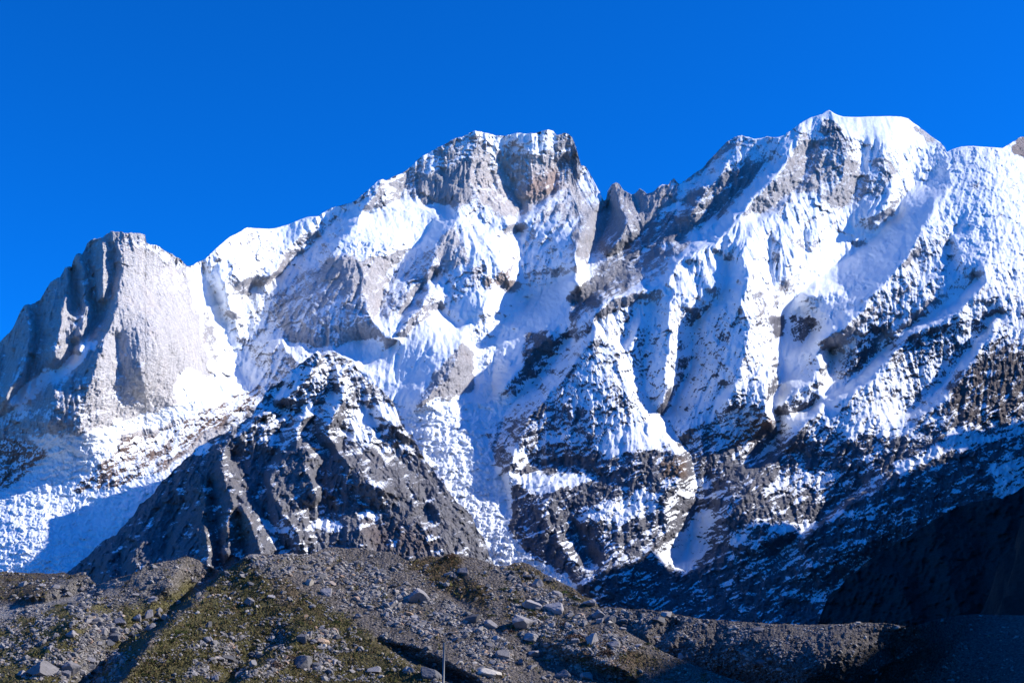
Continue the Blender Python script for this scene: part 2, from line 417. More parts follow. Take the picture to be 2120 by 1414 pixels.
RANGE_ANCHORS = [(-40,720,-375),(110,600,-405),(240,480,-440),(300,490,-450),(250,680,-330),(350,700,-340),(200,880,-240),(100,900,-230),(0,880,-260),
 (400,560,-560),(450,560,-620),(440,680,-560),(510,475,-780),(560,560,-740),(700,430,-860),(660,620,-640),(600,690,-590),(760,700,-560),
 (800,380,-900),(980,275,-1000),(1140,275,-1035),(1050,460,-900),(860,430,-880),(800,480,-820),(900,560,-740),(1000,540,-740),(1180,440,-925),(1240,400,-1000),
 (1100,560,-740),(1080,620,-690),(900,700,-560),(850,800,-490),(950,800,-470),(1020,830,-440),(1100,700,-600),
 (900,900,-370),(1000,1000,-250),(1100,1150,-110),(1150,1200,-70),
 (420,850,-400),(300,900,-330),(150,1000,-220),(50,1100,-120),(200,1150,-80),(0,1180,-60),(0,960,-250),(330,960,-270),
 (1320,420,-900),(1540,285,-960),(1717,235,-960),(1870,250,-980),(1960,320,-950),(2110,290,-1000),(2040,330,-900),
 (1350,540,-700),(1500,470,-740),(1700,400,-800),(1750,480,-760),(1570,470,-700),(1450,560,-610),(1250,650,-540),(1550,600,-560),
 (1850,450,-780),(1750,600,-650),(2000,450,-720),(1950,600,-560),(2100,600,-540),(1650,720,-530),(1800,760,-450),(2000,760,-400),(2110,760,-380),
 (1400,720,-480),(1250,820,-370),(1400,860,-360),(1580,820,-400),(1150,900,-330),(1350,960,-250),(1600,930,-330),(1750,860,-340),(1900,900,-270),(2080,900,-240),
 (1150,1050,-190),(1250,1170,-70),(1400,1080,-190),(1450,1170,-130),(1550,1050,-180),(1700,1050,-170),(1900,1080,-110),(1400,1280,0),(1700,1280,10),(2000,1280,0),(2120,1050,-120),
 (0,1300,20),(500,1300,20),(900,1300,20),(1300,1450,150),(1900,1450,150),(200,1450,140),(800,1450,140)]

def L(h0, h1, s): return (h0, h1, P(s))
RANGE_LINES = [
 # west tower: pillars and chimneys
 L(8,44,"231 482, 246 530, 250 560, 244 600, 233 640, 227 680, 214 712, 204 750"), L(44,4,"204 750, 190 790, 176 820, 165 860"),
 L(-10,-40,"236 500, 238 540, 238 575, 230 612, 222 645, 200 668, 181 690, 163 708, 148 735, 100 790, 40 835, 0 868"),
 L(12,40,"163 527, 169 568, 178 610, 182 655, 168 700, 157 730"),
 L(-10,-34,"190 505, 186 560, 190 610, 197 650, 190 672"),
 L(12,40,"212 497, 212 540, 214 580, 214 620"),
 L(-34,-34,"152 555, 152 596, 158 625, 160 650"),
 L(16,52,"140 553, 142 585, 136 620, 128 650, 121 690, 118 720, 118 742"),
 L(-10,-44,"80 626, 77 680, 64 745, 48 790, 20 825"),
 L(16,46,"55 632, 64 665, 66 700, 52 735, 50 770, 28 805, 12 830"),
 L(-36,-36,"5 705, 14 750, 0 800"),
 L(0,-70,"301 490, 312 560, 330 640, 350 720, 372 780"),
 L(-20,-60,"384 553, 400 600, 410 650, 420 700, 425 740, 408 770, 400 800"),
 L(-45,-60,"420 550, 440 600, 465 660, 480 720, 500 770, 520 790"),
 L(16,24,"110 800, 118 840, 100 880"), L(18,14,"150 780, 160 820, 168 890"),
 L(-8,-14,"240 700, 250 760, 245 830, 240 870"), L(4,8,"290 760, 300 820"),
 # shoulder and slab wall of the central mountain
 L(10,25,"458 545, 452 570, 470 610, 480 650"),
 L(-20,-30,"480 660, 498 700, 520 690, 560 665, 590 690"),
 L(20,34,"508 476, 500 520, 480 560, 500 590, 520 560"),
 L(12,20,"590 470, 562 500, 552 525"), L(14,26,"655 452, 632 475, 610 500, 590 520, 578 560, 540 590"),
 L(-20,-58,"735 425, 700 452, 672 482, 640 515, 600 548, 562 578, 515 600, 492 630"),
 L(20,30,"792 374, 775 405, 755 430, 742 455, 725 480, 700 500, 690 530"),
 L(34,38,"705 540, 740 540, 756 575, 752 610, 762 640, 775 668, 800 700, 830 705"),
 L(-18,-26,"812 532, 806 560, 796 598, 786 640, 776 660"),
 L(12,18,"872 578, 852 590, 838 620, 826 645, 800 665"), L(-24,-24,"900 560, 880 600, 850 640, 830 655"),
 L(-30,-40,"590 700, 640 720, 700 715, 760 705"),
 L(8,10,"560 740, 580 705, 600 730, 620 760"),
 # hanging glacier rim
 L(26,26,"690 520, 720 505, 735 515, 760 508, 790 520, 820 505"), L(-8,-8,"740 450, 800 435, 860 430, 900 435, 935 440"),
 # summit cliff
 L(16,48,"983 273, 986 305, 975 335, 971 372, 980 402, 1000 425, 1040 445, 1055 470"),
 L(-34,-46,"850 350, 835 385, 830 415"), L(-34,-22,"905 430, 870 425, 930 425"),
 L(-16,-30,"1060 300, 1050 350, 1062 400, 1080 425, 1070 450"), L(12,18,"1105 300, 1100 340, 1100 380, 1082 410"),
 L(4,6,"1190 300, 1150 330, 1135 360, 1130 395"), L(-12,-12,"1165 320, 1150 360, 1148 400, 1100 430"), 
 L(18,10,"1188 300, 1194 340, 1192 370, 1170 392"),
 L(30,30,"955 393, 958 415, 972 432, 990 450"),
 L(30,46,"956 396, 944 438, 938 472, 914 496, 902 522, 896 545, 890 572, 884 602, 872 628, 850 652, 830 688"),
 L(-20,-34,"895 470, 868 500, 842 528, 818 548, 806 590"),
 L(12,34,"1172 380, 1150 400, 1122 428, 1092 447, 1068 462"),
 L(16,36,"1172 382, 1190 410, 1200 430"),
 L(-30,-60,"1064 470, 1078 500, 1074 540, 1086 580, 1060 606"),
 L(20,20,"1010 470, 1020 520, 1040 560, 1060 590"),
 L(10,90,"1247 410, 1238 430, 1214 462, 1204 490, 1196 520, 1192 560, 1186 590"),
 L(-60,-60,"1250 420, 1262 460, 1240 500, 1215 530"),
 L(24,30,"1272 384, 1280 420, 1300 460, 1290 500, 1260 525"), L(-20,-20,"1312 408, 1330 450, 1320 490"),
 # snow crests in the cirque
 L(18,44,"1010 606, 1003 626, 1002 652"), L(26,70,"961 697, 958 716, 950 745, 935 775, 905 806, 862 840"),
 L(-40,-70,"975 700, 985 760, 975 812"), L(-40,-30,"905 640, 930 660, 950 680"),
 L(-30,-60,"1060 640, 1030 700, 1020 760, 1020 820"),
 L(-10,20,"745 760, 780 740, 830 700, 870 670"), L(20,30,"690 740, 760 770, 830 800, 880 760, 900 720"),
 L(30,40,"1150 690, 1110 720, 1080 760, 1040 810"), 
 # north-west wall of the right mountain
 L(-30,-80,"1400 420, 1360 455, 1330 480, 1308 502, 1240 535, 1200 560, 1130 600, 1080 630"),
 L(26,88,"1664 262, 1640 292, 1628 334, 1600 366, 1580 390, 1553 412, 1530 440, 1512 466, 1486 502, 1446 521, 1416 534, 1402 548, 1391 568, 1384 590"),
 L(60,80,"1384 590, 1345 600, 1310 609, 1264 614, 1248 624, 1230 656"),
 L(-14,-40,"1600 330, 1560 380, 1500 430, 1440 480, 1400 500"),
 L(-20,-50,"1480 330, 1440 380, 1400 440, 1370 490, 1330 540, 1260 590, 1190 640"),
 L(14,26,"1535 290, 1510 330, 1460 400, 1420 450"),
 L(24,34,"1400 510, 1370 540, 1340 580, 1290 600, 1230 620, 1190 670"),
 # first spur
 L(70,30,"1232 657, 1229 700, 1205 735, 1185 760, 1160 790, 1130 830, 1100 852, 1084 880, 1070 910, 1058 950, 1050 1000"),
 L(26,-36,"1268 640, 1276 700, 1300 742, 1332 802, 1370 862, 1402 905, 1424 935"),
 L(34,22,"1233 657, 1255 700, 1270 740, 1290 800, 1320 860, 1350 890"),
 L(-40,-24,"1180 700, 1130 760, 1080 810, 1050 850, 1030 900, 1020 960, 1045 1000, 1050 1060"),
 L(20,20,"1342 633, 1330 655, 1320 680, 1306 706, 1290 730"),
 L(36,-40,"1322 614, 1312 640, 1300 680, 1290 720"), L(20,-26,"1362 620, 1345 680, 1332 720, 1330 780, 1328 810"),
 # second spur
 L(60,48,"1391 568, 1397 605, 1384 636, 1382 670, 1388 700, 1386 740, 1375 776, 1385 800, 1370 850"),
 L(44,30,"1416 536, 1430 570, 1436 610, 1430 640"),L(20,26,"1480 530, 1475 570, 1480 600"),
 L(-20,-50,"1512 540, 1500 590, 1484 620, 1466 645, 1434 668, 1428 700, 1436 735, 1420 765, 1402 800, 1386 840, 1372 862"),
 # third spur
 L(30,64,"1566 450, 1560 478, 1548 500, 1538 530, 1544 558, 1555 575"),
 L(64,60,"1555 575, 1538 600, 1537 630, 1545 658, 1554 673, 1547 700, 1538 716, 1537 742, 1533 772, 1525 790, 1512 803, 1500 840"),
 L(30,60,"1555 575, 1580 610, 1592 650, 1596 700, 1600 740, 1600 775, 1588 802, 1590 850, 1596 882"),
 L(-12,-14,"1600 480, 1590 540, 1600 590"), L(14,14,"1640 470, 1645 520, 1640 560, 1625 590"), L(12,12,"1590 450, 1605 500, 1620 550"),
 L(10,10,"1700 430, 1690 480, 1680 520"), L(-8,-8,"1665 480, 1668 520"),
 L(12,12,"1510 800, 1480 840, 1440 880, 1400 905"),
 # shadowed basin and gully
 L(-60,-52,"1860 440, 1800 500, 1740 540, 1680 590, 1640 620, 1620 660, 1612 700, 1616 745, 1618 780, 1606 815, 1600 860, 1612 900, 1570 950"),
 L(40,40,"1662 612, 1700 606, 1734 604, 1738 625"), L(-30,-30,"1650 650, 1690 680, 1660 720"),
 # great north-east spur
 L(20,110,"1962 318, 1966 366, 1972 384, 1938 408, 1930 440, 1906 469, 1908 486, 1883 514, 1887 522, 1872 540, 1854 560, 1830 588, 1810 598, 1790 640, 1750 675, 1712 700, 1694 706"),
 L(56,24,"1694 706, 1696 740, 1700 770, 1692 795, 1660 800, 1630 830, 1605 845"),
 L(-30,-30,"1722 720, 1712 770, 1720 810, 1700 838"),
 L(24,24,"1887 525, 1900 570, 1920 620, 1900 650, 1850 690, 1800 690"),
 L(-16,-50,"2032 572, 2008 600, 1984 622, 1942 648, 1886 680, 1852 715, 1806 748, 1784 780, 1742 812, 1700 836, 1650 860"),
 L(50,60,"2036 558, 2040 582, 1998 622, 1984 646, 1926 670, 1886 688, 1862 704, 1842 735, 1818 765, 1790 795, 1762 815, 1732 822, 1708 828, 1690 850, 1660 882, 1622 925"),
 L(22,18,"1966 470, 1975 500, 1990 530, 2000 560"), L(-20,-20,"1975 470, 1968 520, 1972 545"),
 L(-20,-30,"2070 640, 2040 690, 1992 742, 1962 790, 1900 840, 1860 860"), L(30,24,"2095 610, 2062 650, 2048 690, 2004 755, 1972 800, 1905 870"),
 L(-14,-14,"1940 360, 1900 380, 1860 420, 1840 445"), L(20,26,"1835 300, 1830 350, 1850 380, 1830 440, 1800 450"),
 L(24,16,"1717 232, 1724 255, 1740 290, 1755 320, 1740 380, 1700 410, 1690 450"), L(-16,-14,"1790 300, 1780 350, 1770 400, 1740 440"),
 L(-10,-16,"1680 300, 1670 350, 1640 400, 1600 430, 1560 450"), L(16,16,"1640 400, 1620 430, 1580 455"), 
 # lower buttress of the first spur
 L(-20,-50,"1424 935, 1436 980, 1440 1030, 1432 1100, 1420 1160"),
 L(40,60,"1400 930, 1422 960, 1420 985, 1372 1026, 1378 1062, 1390 1080, 1360 1128, 1330 1156, 1240 1182, 1205 1215"),
 L(30,30,"1150 1010, 1120 1060, 1150 1110, 1180 1150, 1215 1190"), L(-26,-30,"1190 1080, 1200 1130, 1230 1170"),
 L(24,20,"1200 1090, 1250 1060, 1300 1050"), L(-14,-14,"1100 960, 1180 960, 1260 990"),
 L(26,40,"1640 930, 1580 970, 1545 1020, 1500 1080"), L(-30,-30,"1480 1000, 1460 1060, 1420 1110"), L(26,36,"1985 890, 1930 940, 1850 1000, 1760 1040, 1650 1120"),
 L(-24,-30,"1790 1000, 1700 1080, 1600 1150"), L(20,20,"1900 1060, 1780 1130, 1680 1180"), L(-20,-20,"1840 1140, 1740 1200, 1640 1270"), L(16,20,"1640 1100, 1500 1160, 1380 1200"),
]
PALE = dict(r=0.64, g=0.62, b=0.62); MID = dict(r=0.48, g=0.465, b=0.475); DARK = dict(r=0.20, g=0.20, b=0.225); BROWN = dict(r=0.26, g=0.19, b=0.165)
def reg(poly, bl=6, **k):
    d = {}
    for q in ('tint',):
        if q in k: d.update(k.pop(q))
    d.update(k); return (poly, d, bl)
RANGE_REGIONS = [
 # --- broad zones
 reg("-60 460, 460 440, 460 960, -60 1000", 4, tint=PALE, snow=-0.68, ribs=0.8, rough=0.7, strata=.1),
 reg("400 400, 1260 250, 1250 700, 900 860, 560 860, 400 700", 10, tint=MID, snow=0.22, ribs=.5, rough=0.9, strata=0.7),
 reg("1260 360, 1660 250, 1400 560, 1190 700, 1120 640, 1200 500", 6, tint=MID, snow=-0.22, ribs=.3, rough=0.7, strata=1.1),
 reg("1640 240, 2160 240, 2160 700, 1250 700, 1400 540", 8, tint=MID, snow=0.55, ribs=1.1, rough=0.6, strata=.3),
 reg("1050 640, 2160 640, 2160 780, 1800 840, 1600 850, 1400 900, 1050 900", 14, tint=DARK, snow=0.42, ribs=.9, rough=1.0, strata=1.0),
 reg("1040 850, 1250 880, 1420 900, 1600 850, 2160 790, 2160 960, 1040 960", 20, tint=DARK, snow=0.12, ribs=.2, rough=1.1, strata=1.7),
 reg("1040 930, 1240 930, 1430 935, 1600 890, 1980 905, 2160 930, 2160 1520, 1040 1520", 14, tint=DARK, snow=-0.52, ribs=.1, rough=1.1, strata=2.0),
 # --- tower
 reg("250 520, 300 500, 390 560, 420 680, 430 770, 400 830, 300 860, 170 900, 200 780, 232 650", 8, mid=.45, rough=0.45, ribs=0.6, strata=.1, snow=-0.72, r=.73,g=.70,b=.685),
 reg("250 500, 302 490, 370 540, 385 560, 345 560, 330 530, 300 520, 270 505", 4, snow=0.35),
 reg("300 520, 350 530, 390 570, 380 620, 330 600", 12, snow=-0.1),
 reg("208 702, 176 716, 145 740, 112 752, 84 768, 30 818, 0 850, 0 872, 45 836, 80 812, 130 776, 172 746", 2, snow=0.9, rough=0.4, ribs=0.2),
 reg("386 552, 460 545, 478 640, 486 700, 530 760, 545 800, 470 800, 420 850, 380 860, 360 820, 352 800, 400 770, 440 790, 425 720, 402 620", 4, snow=1.0, rough=0.6, ribs=.5, crev=.15),
 reg("410 630, 440 650, 460 720, 450 760, 425 740", 6, snow=-0.3), reg("355 795, 400 755, 420 770, 400 810, 362 830", 3, snow=.8),
 reg("450 700, 500 760, 480 800, 440 790", 10, crev=0.6, snow=.6),
 reg("120 760, 330 800, 420 860, 300 880, 0 910, 0 880", 14, snow=-0.45, rough=.8),
 # --- central mountain
 reg("508 470, 660 445, 740 415, 700 450, 640 480, 600 500, 560 510, 545 470", 4, snow=0.9, rough=.4, ribs=.3),
 reg("480 560, 500 480, 560 500, 600 520, 560 580, 500 600", 8, snow=0.25),
 reg("705 530, 755 540, 750 620, 780 680, 720 730, 600 700, 570 660, 640 570", 5, snow=-0.8, rough=.5, ribs=.5, strata=.6, r=.56,g=.54,b=.545),
 reg("755 530, 815 525, 800 620, 780 670, 750 610", 4, snow=-0.45, r=.60,g=.57,b=.56),
 reg("860 330, 980 275, 980 400, 960 430, 860 420, 780 415, 760 400, 800 372", 5, snow=-0.15, strata=1.2, rough=.5, ribs=.3, r=.50,g=.48,b=.48),
 reg("800 640, 860 640, 850 700, 760 700, 700 720, 620 700, 560 640, 500 620, 640 560", 8, snow=-.1),
 reg("862 380, 968 330, 975 400, 940 425, 870 418", 4, snow=-0.9, rough=.35, ribs=.8, strata=.1),
 reg("985 300, 1060 320, 1180 300, 1210 340, 1190 400, 1100 440, 1050 450, 1000 420, 968 370", 5, snow=-0.5, ribs=.8, rough=1.0, strata=.4, r=.66,g=.61,b=.58),
 reg("1090 370, 1160 350, 1165 395, 1100 425, 1085 400", 8, r=.48,g=.36,b=.31),
 reg("1150 275, 1200 275, 1205 350, 1185 380, 1150 340", 4, r=.42,g=.41,b=.42, snow=-.5),
 reg("990 274, 1150 270, 1155 285, 1120 320, 1090 320, 1050 300, 1000 295", 4, snow=.45),
 reg("740 440, 800 425, 900 420, 945 430, 935 470, 900 495, 850 505, 800 520, 730 515, 700 500", 4, mid=.4, snow=1.3, rough=.35, crev=.45, ribs=.1, strata=.0),
 reg("715 495, 830 500, 850 515, 790 535, 715 520", 4, snow=1.2, crev=1.4),
 reg("940 440, 1060 465, 1075 520, 1080 580, 1000 560, 960 520", 10, snow=0.5),
 reg("990 560, 1070 560, 1070 600, 1000 602", 6, snow=-.2, r=.42,g=.33,b=.27),
 reg("905 485, 940 475, 970 540, 940 570, 905 540", 5, snow=-.3, tint=PALE),
 reg("800 560, 905 520, 900 640, 850 650, 800 640", 6, snow=-0.05, tint=MID),
 reg("1110 430, 1175 385, 1240 400, 1200 455, 1120 460", 5, snow=-.1, tint=PALE),
 reg("1190 430, 1250 415, 1240 520, 1190 590, 1180 540", 4, snow=-.45, rough=.6),
 reg("1250 410, 1275 375, 1395 390, 1400 420, 1330 480, 1250 520, 1220 520", 4, snow=-.55, rough=.5, ribs=.8, strata=.2, r=.48,g=.46,b=.465),
 # --- cirque below the col
 reg("560 740, 720 710, 850 690, 950 620, 1000 600, 1080 600, 1200 540, 1240 530, 1200 600, 1180 660, 1100 700, 1040 820, 860 850, 830 840, 700 720", 6, mid=.6, snow=.85, rough=.45, ribs=.4, strata=.2),
 reg("850 840, 955 705, 980 720, 982 815, 940 825", 4, snow=-.55, rough=1.0, tint=MID),
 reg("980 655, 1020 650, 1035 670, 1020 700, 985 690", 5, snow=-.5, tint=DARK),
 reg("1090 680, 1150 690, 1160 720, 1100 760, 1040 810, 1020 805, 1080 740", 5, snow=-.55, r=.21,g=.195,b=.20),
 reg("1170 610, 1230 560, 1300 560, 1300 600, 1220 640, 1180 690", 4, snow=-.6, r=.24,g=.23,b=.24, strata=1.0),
 reg("980 640, 1080 610, 1160 580, 1150 640, 1060 700, 1080 760, 1050 800, 990 820, 985 730", 8, snow=1.0, crev=1.0, rough=.4),
 reg("1080 620, 1200 565, 1240 530, 1330 475, 1400 418, 1405 428, 1345 480, 1320 510, 1220 560, 1200 590, 1120 640", 2, snow=1.3, crev=.8, rough=.3),
 reg("1395 560, 1420 520, 1460 480, 1500 445, 1512 455, 1480 500, 1440 520, 1400 545, 1370 590, 1340 590", 3, snow=1.3, crev=1.0, rough=.3),
 reg("1480 480, 1560 412, 1625 335, 1635 340, 1600 370, 1560 415, 1510 462", 2, mid=.15, snow=1.3, rough=.15, ribs=.0, strata=0),
 reg("1250 500, 1420 415, 1520 340, 1600 330, 1500 450, 1400 500, 1340 560, 1260 600, 1200 600", 8, snow=-.35, r=.33,g=.325,b=.34),
 reg("1400 400, 1540 285, 1640 275, 1600 320, 1540 330, 1440 400", 5, snow=.25),
 # --- right mountain, upper
 reg("1660 258, 1640 240, 1717 225, 1900 240, 1960 300, 1960 340, 1900 330, 1860 300, 1780 290, 1730 260, 1700 245", 4, snow=1.3, mid=.25, rough=.25, ribs=.2, strata=0),
 reg("1705 242, 1730 255, 1762 295, 1772 330, 1740 335, 1715 300, 1698 262", 3, snow=-.45, rough=1.2, tint=MID),
 reg("1650 275, 1700 295, 1760 330, 1830 330, 1860 345, 1830 410, 1790 410, 1740 440, 1700 410, 1680 395, 1640 420, 1570 460, 1520 480, 1510 470, 1580 395, 1635 330", 4, snow=-.28, rough=.9, ribs=.3, r=.54,g=.515,b=.505),
 reg("1740 290, 1790 310, 1830 380, 1800 380, 1770 340", 8, snow=.4),
 reg("1650 400, 1700 420, 1780 440, 1700 470, 1620 460", 8, snow=.35),
 reg("1888 255, 1925 278, 1960 305, 1955 318, 1920 300", 2, snow=-.4, tint=PALE),
 reg("1500 470, 1560 440, 1640 470, 1760 480, 1700 600, 1600 600, 1540 560, 1450 620, 1400 560, 1420 535", 8, snow=.75, rough=.4, ribs=1.6, strata=0),
 reg("1600 490, 1620 520, 1610 560, 1590 540", 5, snow=-.1), reg("1630 490, 1730 500, 1720 520, 1640 515", 4, snow=.0),
 reg("1560 600, 1640 560, 1620 620, 1600 680, 1560 660", 6, snow=.05, tint=MID),
 reg("1700 500, 1860 430, 1960 340, 1960 400, 1900 480, 1870 540, 1800 600, 1700 660, 1640 650, 1610 640, 1660 580", 5, mid=.5, snow=1.2, rough=.3, ribs=.7, strata=0, crev=.15),
 reg("1780 560, 1860 500, 1900 440, 1880 430, 1820 500, 1750 560, 1730 640, 1800 600", 4, crev=1.0, snow=1.1),
 reg("1652 604, 1740 600, 1745 640, 1700 668, 1650 650", 3, crev=.9, snow=1.2), 
 reg("1630 660, 1700 655, 1660 705, 1640 700", 4, snow=-.5, tint=DARK), reg("1755 505, 1805 495, 1800 512, 1765 515", 3, snow=-.4, tint=MID),
 reg("1860 300, 2160 300, 2160 560, 2000 560, 1900 480, 1960 400", 6, snow=.82, mid=.7, rough=.75, ribs=.35, crev=.6, strata=.3),
 reg("1990 375, 2120 370, 2120 400, 2050 395, 1990 390", 5, snow=.25, strata=1.2), reg("2060 430, 2120 440, 2100 460, 2050 450", 6, snow=.3),
 reg("1900 340, 2000 330, 2130 320, 2130 350, 2000 360, 1920 390", 4, crev=.9, snow=1.1), reg("2000 490, 2130 500, 2130 620, 2060 600", 10, crev=.8, snow=.8),
 reg("2095 285, 2125 280, 2125 330, 2100 315", 2, snow=-.6, r=.33,g=.28,b=.27),
 reg("1880 500, 1960 480, 1990 560, 1900 620, 1850 600", 8, snow=.25, tint=MID, rough=1.1),
 reg("1720 690, 1800 620, 1880 590, 1960 620, 1880 670, 1800 740, 1760 790, 1710 800", 6, snow=.05, tint=MID, rough=1.1),
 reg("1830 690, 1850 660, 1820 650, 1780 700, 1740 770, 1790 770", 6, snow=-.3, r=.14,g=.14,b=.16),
 reg("1600 700, 1625 660, 1660 720, 1640 790, 1612 780", 4, snow=.9, rough=.4), reg("1592 655, 1622 650, 1622 700, 1600 690", 3, snow=-.5, tint=DARK),
 reg("1660 800, 1760 780, 1800 780, 1760 815, 1700 825, 1640 850", 6, snow=.9, rough=.5),
 reg("1700 820, 1780 805, 1860 780, 1900 830, 1860 880, 1700 880, 1650 880", 8, snow=.45, rough=.7),
 reg("1900 640, 1980 640, 2100 600, 2120 700, 2000 740, 1900 740", 10, snow=.45), reg("1990 660, 2060 720, 1960 780, 1880 790, 1860 740", 10, snow=.35),
 reg("1830 700, 1960 680, 2000 720, 1880 760, 1830 730", 8, snow=-.1, strata=1.6),
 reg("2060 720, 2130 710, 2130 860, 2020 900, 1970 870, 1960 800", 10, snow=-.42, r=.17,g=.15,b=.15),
 # --- first spur and lower walls
 reg("1100 850, 1180 770, 1228 680, 1240 640, 1200 660, 1130 750, 1060 840, 1050 900", 8, snow=.15),
 reg("1250 900, 1300 880, 1370 880, 1400 905, 1330 930, 1270 940, 1230 935", 5, snow=1.1, rough=.35, ribs=.4, strata=.1),
 reg("1080 830, 1180 830, 1230 870, 1130 900, 1060 960, 1055 900", 8, snow=-.15),
 reg("1050 975, 1110 985, 1160 985, 1240 985, 1210 1000, 1150 1010, 1120 1025, 1070 1000", 4, snow=.95, rough=.5),
 reg("1075 930, 1130 930, 1150 945, 1100 955, 1060 950", 4, snow=.6),
 reg("1200 1060, 1250 1040, 1290 1035, 1330 1010, 1360 1020, 1360 1060, 1310 1080, 1260 1080", 5, snow=.75),
 reg("1330 1150, 1370 1130, 1430 1080, 1450 1060, 1480 1060, 1460 1130, 1420 1180, 1370 1165", 6, snow=.75, rough=.5),
 reg("1400 1010, 1440 980, 1480 1000, 1420 1030, 1370 1050", 5, snow=.5), reg("1360 950, 1420 950, 1425 990, 1380 1000", 5, r=.24,g=.17,b=.13),
 reg("1520 890, 1600 860, 1590 890, 1540 920, 1500 925", 6, r=.30,g=.20,b=.155, snow=-.2),
 reg("1500 840, 1596 820, 1600 870, 1530 890, 1480 900", 8, snow=.1, strata=1.8),
 reg("1590 1000, 1650 960, 1720 970, 1780 1000, 1720 1010, 1600 1030", 5, snow=.1), reg("1690 890, 1800 860, 1900 880, 1890 905, 1800 905, 1700 900", 6, snow=.5),
 reg("1850 960, 1920 930, 1985 895, 2050 910, 1990 930, 1930 950, 1870 985", 5, snow=.75), reg("2050 960, 2120 940, 2120 1020, 2060 1030", 5, snow=.55),
 reg("1580 1090, 1640 1075, 1700 1090, 1640 1100", 4, snow=.35), reg("1520 1110, 1600 1075, 1590 1090, 1520 1130", 4, snow=.4), reg("1720 1060, 1800 1050, 1840 1060, 1790 1072", 3, snow=.45),
 reg("1150 700, 1230 660, 1240 700, 1190 770, 1130 840, 1070 870, 1090 800", 8, snow=.1, tint=DARK, strata=1.4),
 reg("1290 740, 1330 800, 1380 860, 1340 880, 1280 800", 8, snow=.5), reg("1240 800, 1300 800, 1330 860, 1250 860", 8, snow=.12, strata=1.5),
 # --- ice
 reg("840 850, 880 835, 950 822, 1000 812, 1050 800, 1070 830, 1030 870, 1005 905, 1020 950, 1062 990, 1062 1050, 1048 1100, 1100 1150, 1165 1195, 1200 1220, 1140 1250, 1000 1200, 1010 1120, 960 1050, 900 970, 860 910, 836 870", 4, mid=.5, snow=1.5, rough=.45, crev=1.7, ribs=0, strata=0),
 reg("-60 1250, -60 1040, 30 1000, 60 965, 98 935, 60 906, 130 905, 190 893, 250 875, 330 850, 400 826, 420 835, 380 865, 300 885, 250 905, 240 935, 200 960, 140 1020, 200 1012, 280 988, 340 972, 400 930, 340 1040, 240 1120, 130 1250", 3, mid=.3, snow=1.5, rough=.45, crev=1.1, ribs=0, strata=.0),
 reg("400 826, 470 795, 545 798, 560 790, 520 810, 450 840, 400 860, 330 885", 3, snow=1.3, rough=.4),
 reg("-60 905, 40 910, 92 936, 95 945, 60 975, 40 1005, -60 1040", 3, r=.38,g=.28,b=.245, snow=-.2, rough=.8, strata=1.0),
 reg("548 806, 520 808, 470 822, 420 855, 380 872, 330 896, 262 906, 242 936, 222 950, 145 1012, 170 1022, 262 1000, 292 985, 342 968, 382 935, 432 890, 482 870, 540 835", 3, tint=BROWN, mid=.4, snow=-.12, rough=1.0, strata=1.6, crev=0, ribs=.1),
 reg("510 830, 440 870, 380 895, 300 930, 260 940, 300 915, 380 880, 450 850, 490 830", 5, snow=.5),
]
W = []
U_FAR = 2.4
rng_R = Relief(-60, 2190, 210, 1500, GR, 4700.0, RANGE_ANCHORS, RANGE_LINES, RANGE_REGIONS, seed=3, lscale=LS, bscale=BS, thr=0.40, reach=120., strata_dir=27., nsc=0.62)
mat_far = mountain_material("snowy_rock", U_FAR)
mat_ice = mountain_material("glacier_ice", U_FAR, ice=True)
GL_C = "838 856, 880 836, 950 823, 1000 813, 1050 803, 1070 830, 1030 870, 1005 905, 1020 950, 1062 990, 1062 1050, 1048 1100, 1100 1150, 1165 1195, 1200 1225, 1140 1300, 960 1300, 900 1100, 860 1000, 836 870"
GL_L = "-80 1500, -80 1040, 30 1000, 60 965, 98 935, 60 906, 130 905, 190 893, 250 875, 330 850, 400 826, 420 835, 380 865, 300 885, 250 905, 240 935, 200 960, 140 1020, 200 1012, 280 988, 340 972, 420 930, 500 1000, 500 1500"
RED_L = "-80 903, 40 908, 94 936, 97 945, 62 977, 42 1007, -80 1042"
RED_R = "570 796, 520 804, 470 818, 420 850, 380 868, 330 892, 258 904, 238 936, 218 950, 142 1012, 170 1024, 262 1002, 292 987, 342 970, 420 930, 600 930, 640 860, 600 800"
TOWER = "-80 400, 383 400, 386 552, 404 600, 428 690, 442 770, 420 800, 400 826, 330 850, 250 876, 190 894, 130 906, -80 906"
RIGHT_M = "1250 300, 1252 420, 1240 500, 1196 560, 1170 640, 1130 700, 1060 800, 1070 830, 1030 870, 1005 905, 1020 950, 1062 990, 1062 1050, 1048 1100, 1100 1150, 1165 1195, 1210 1240, 1210 1520, 2300 1520, 2300 200, 1250 200"
def range_jag(u):
    a = np.interp(u, [0,300,380,400,510,660,740,800,960,1140,1180,1240,1260,1400,1430,1640,1700,1720,1740,1890,1900,1960,1970,2080,2100,2190],
                     [2.6,2.6,2.6,1.2,.5,.5,1.5,1.6,1.6,1.0,2.2,2.4,2.2,2.6,1.2,.6,.6,1.0,.25,.25,1.6,1.8,.5,.6,2,2])
    return a
pieces = [("west_rock_tower", mat_far, TOWER), ("red_rock_outcrop", mat_far, RED_L), ("red_rock_ridge", mat_far, RED_R),
          ("valley_glacier", mat_ice, GL_L), ("icefall_glacier", mat_ice, GL_C), ("snow_dome_mountain", mat_far, RIGHT_M),
          ("central_mountain", mat_far, None)]
build_relief(rng_R, RANGE_SIL, 1490, STEP, pieces, range_jag, backstep=70.)
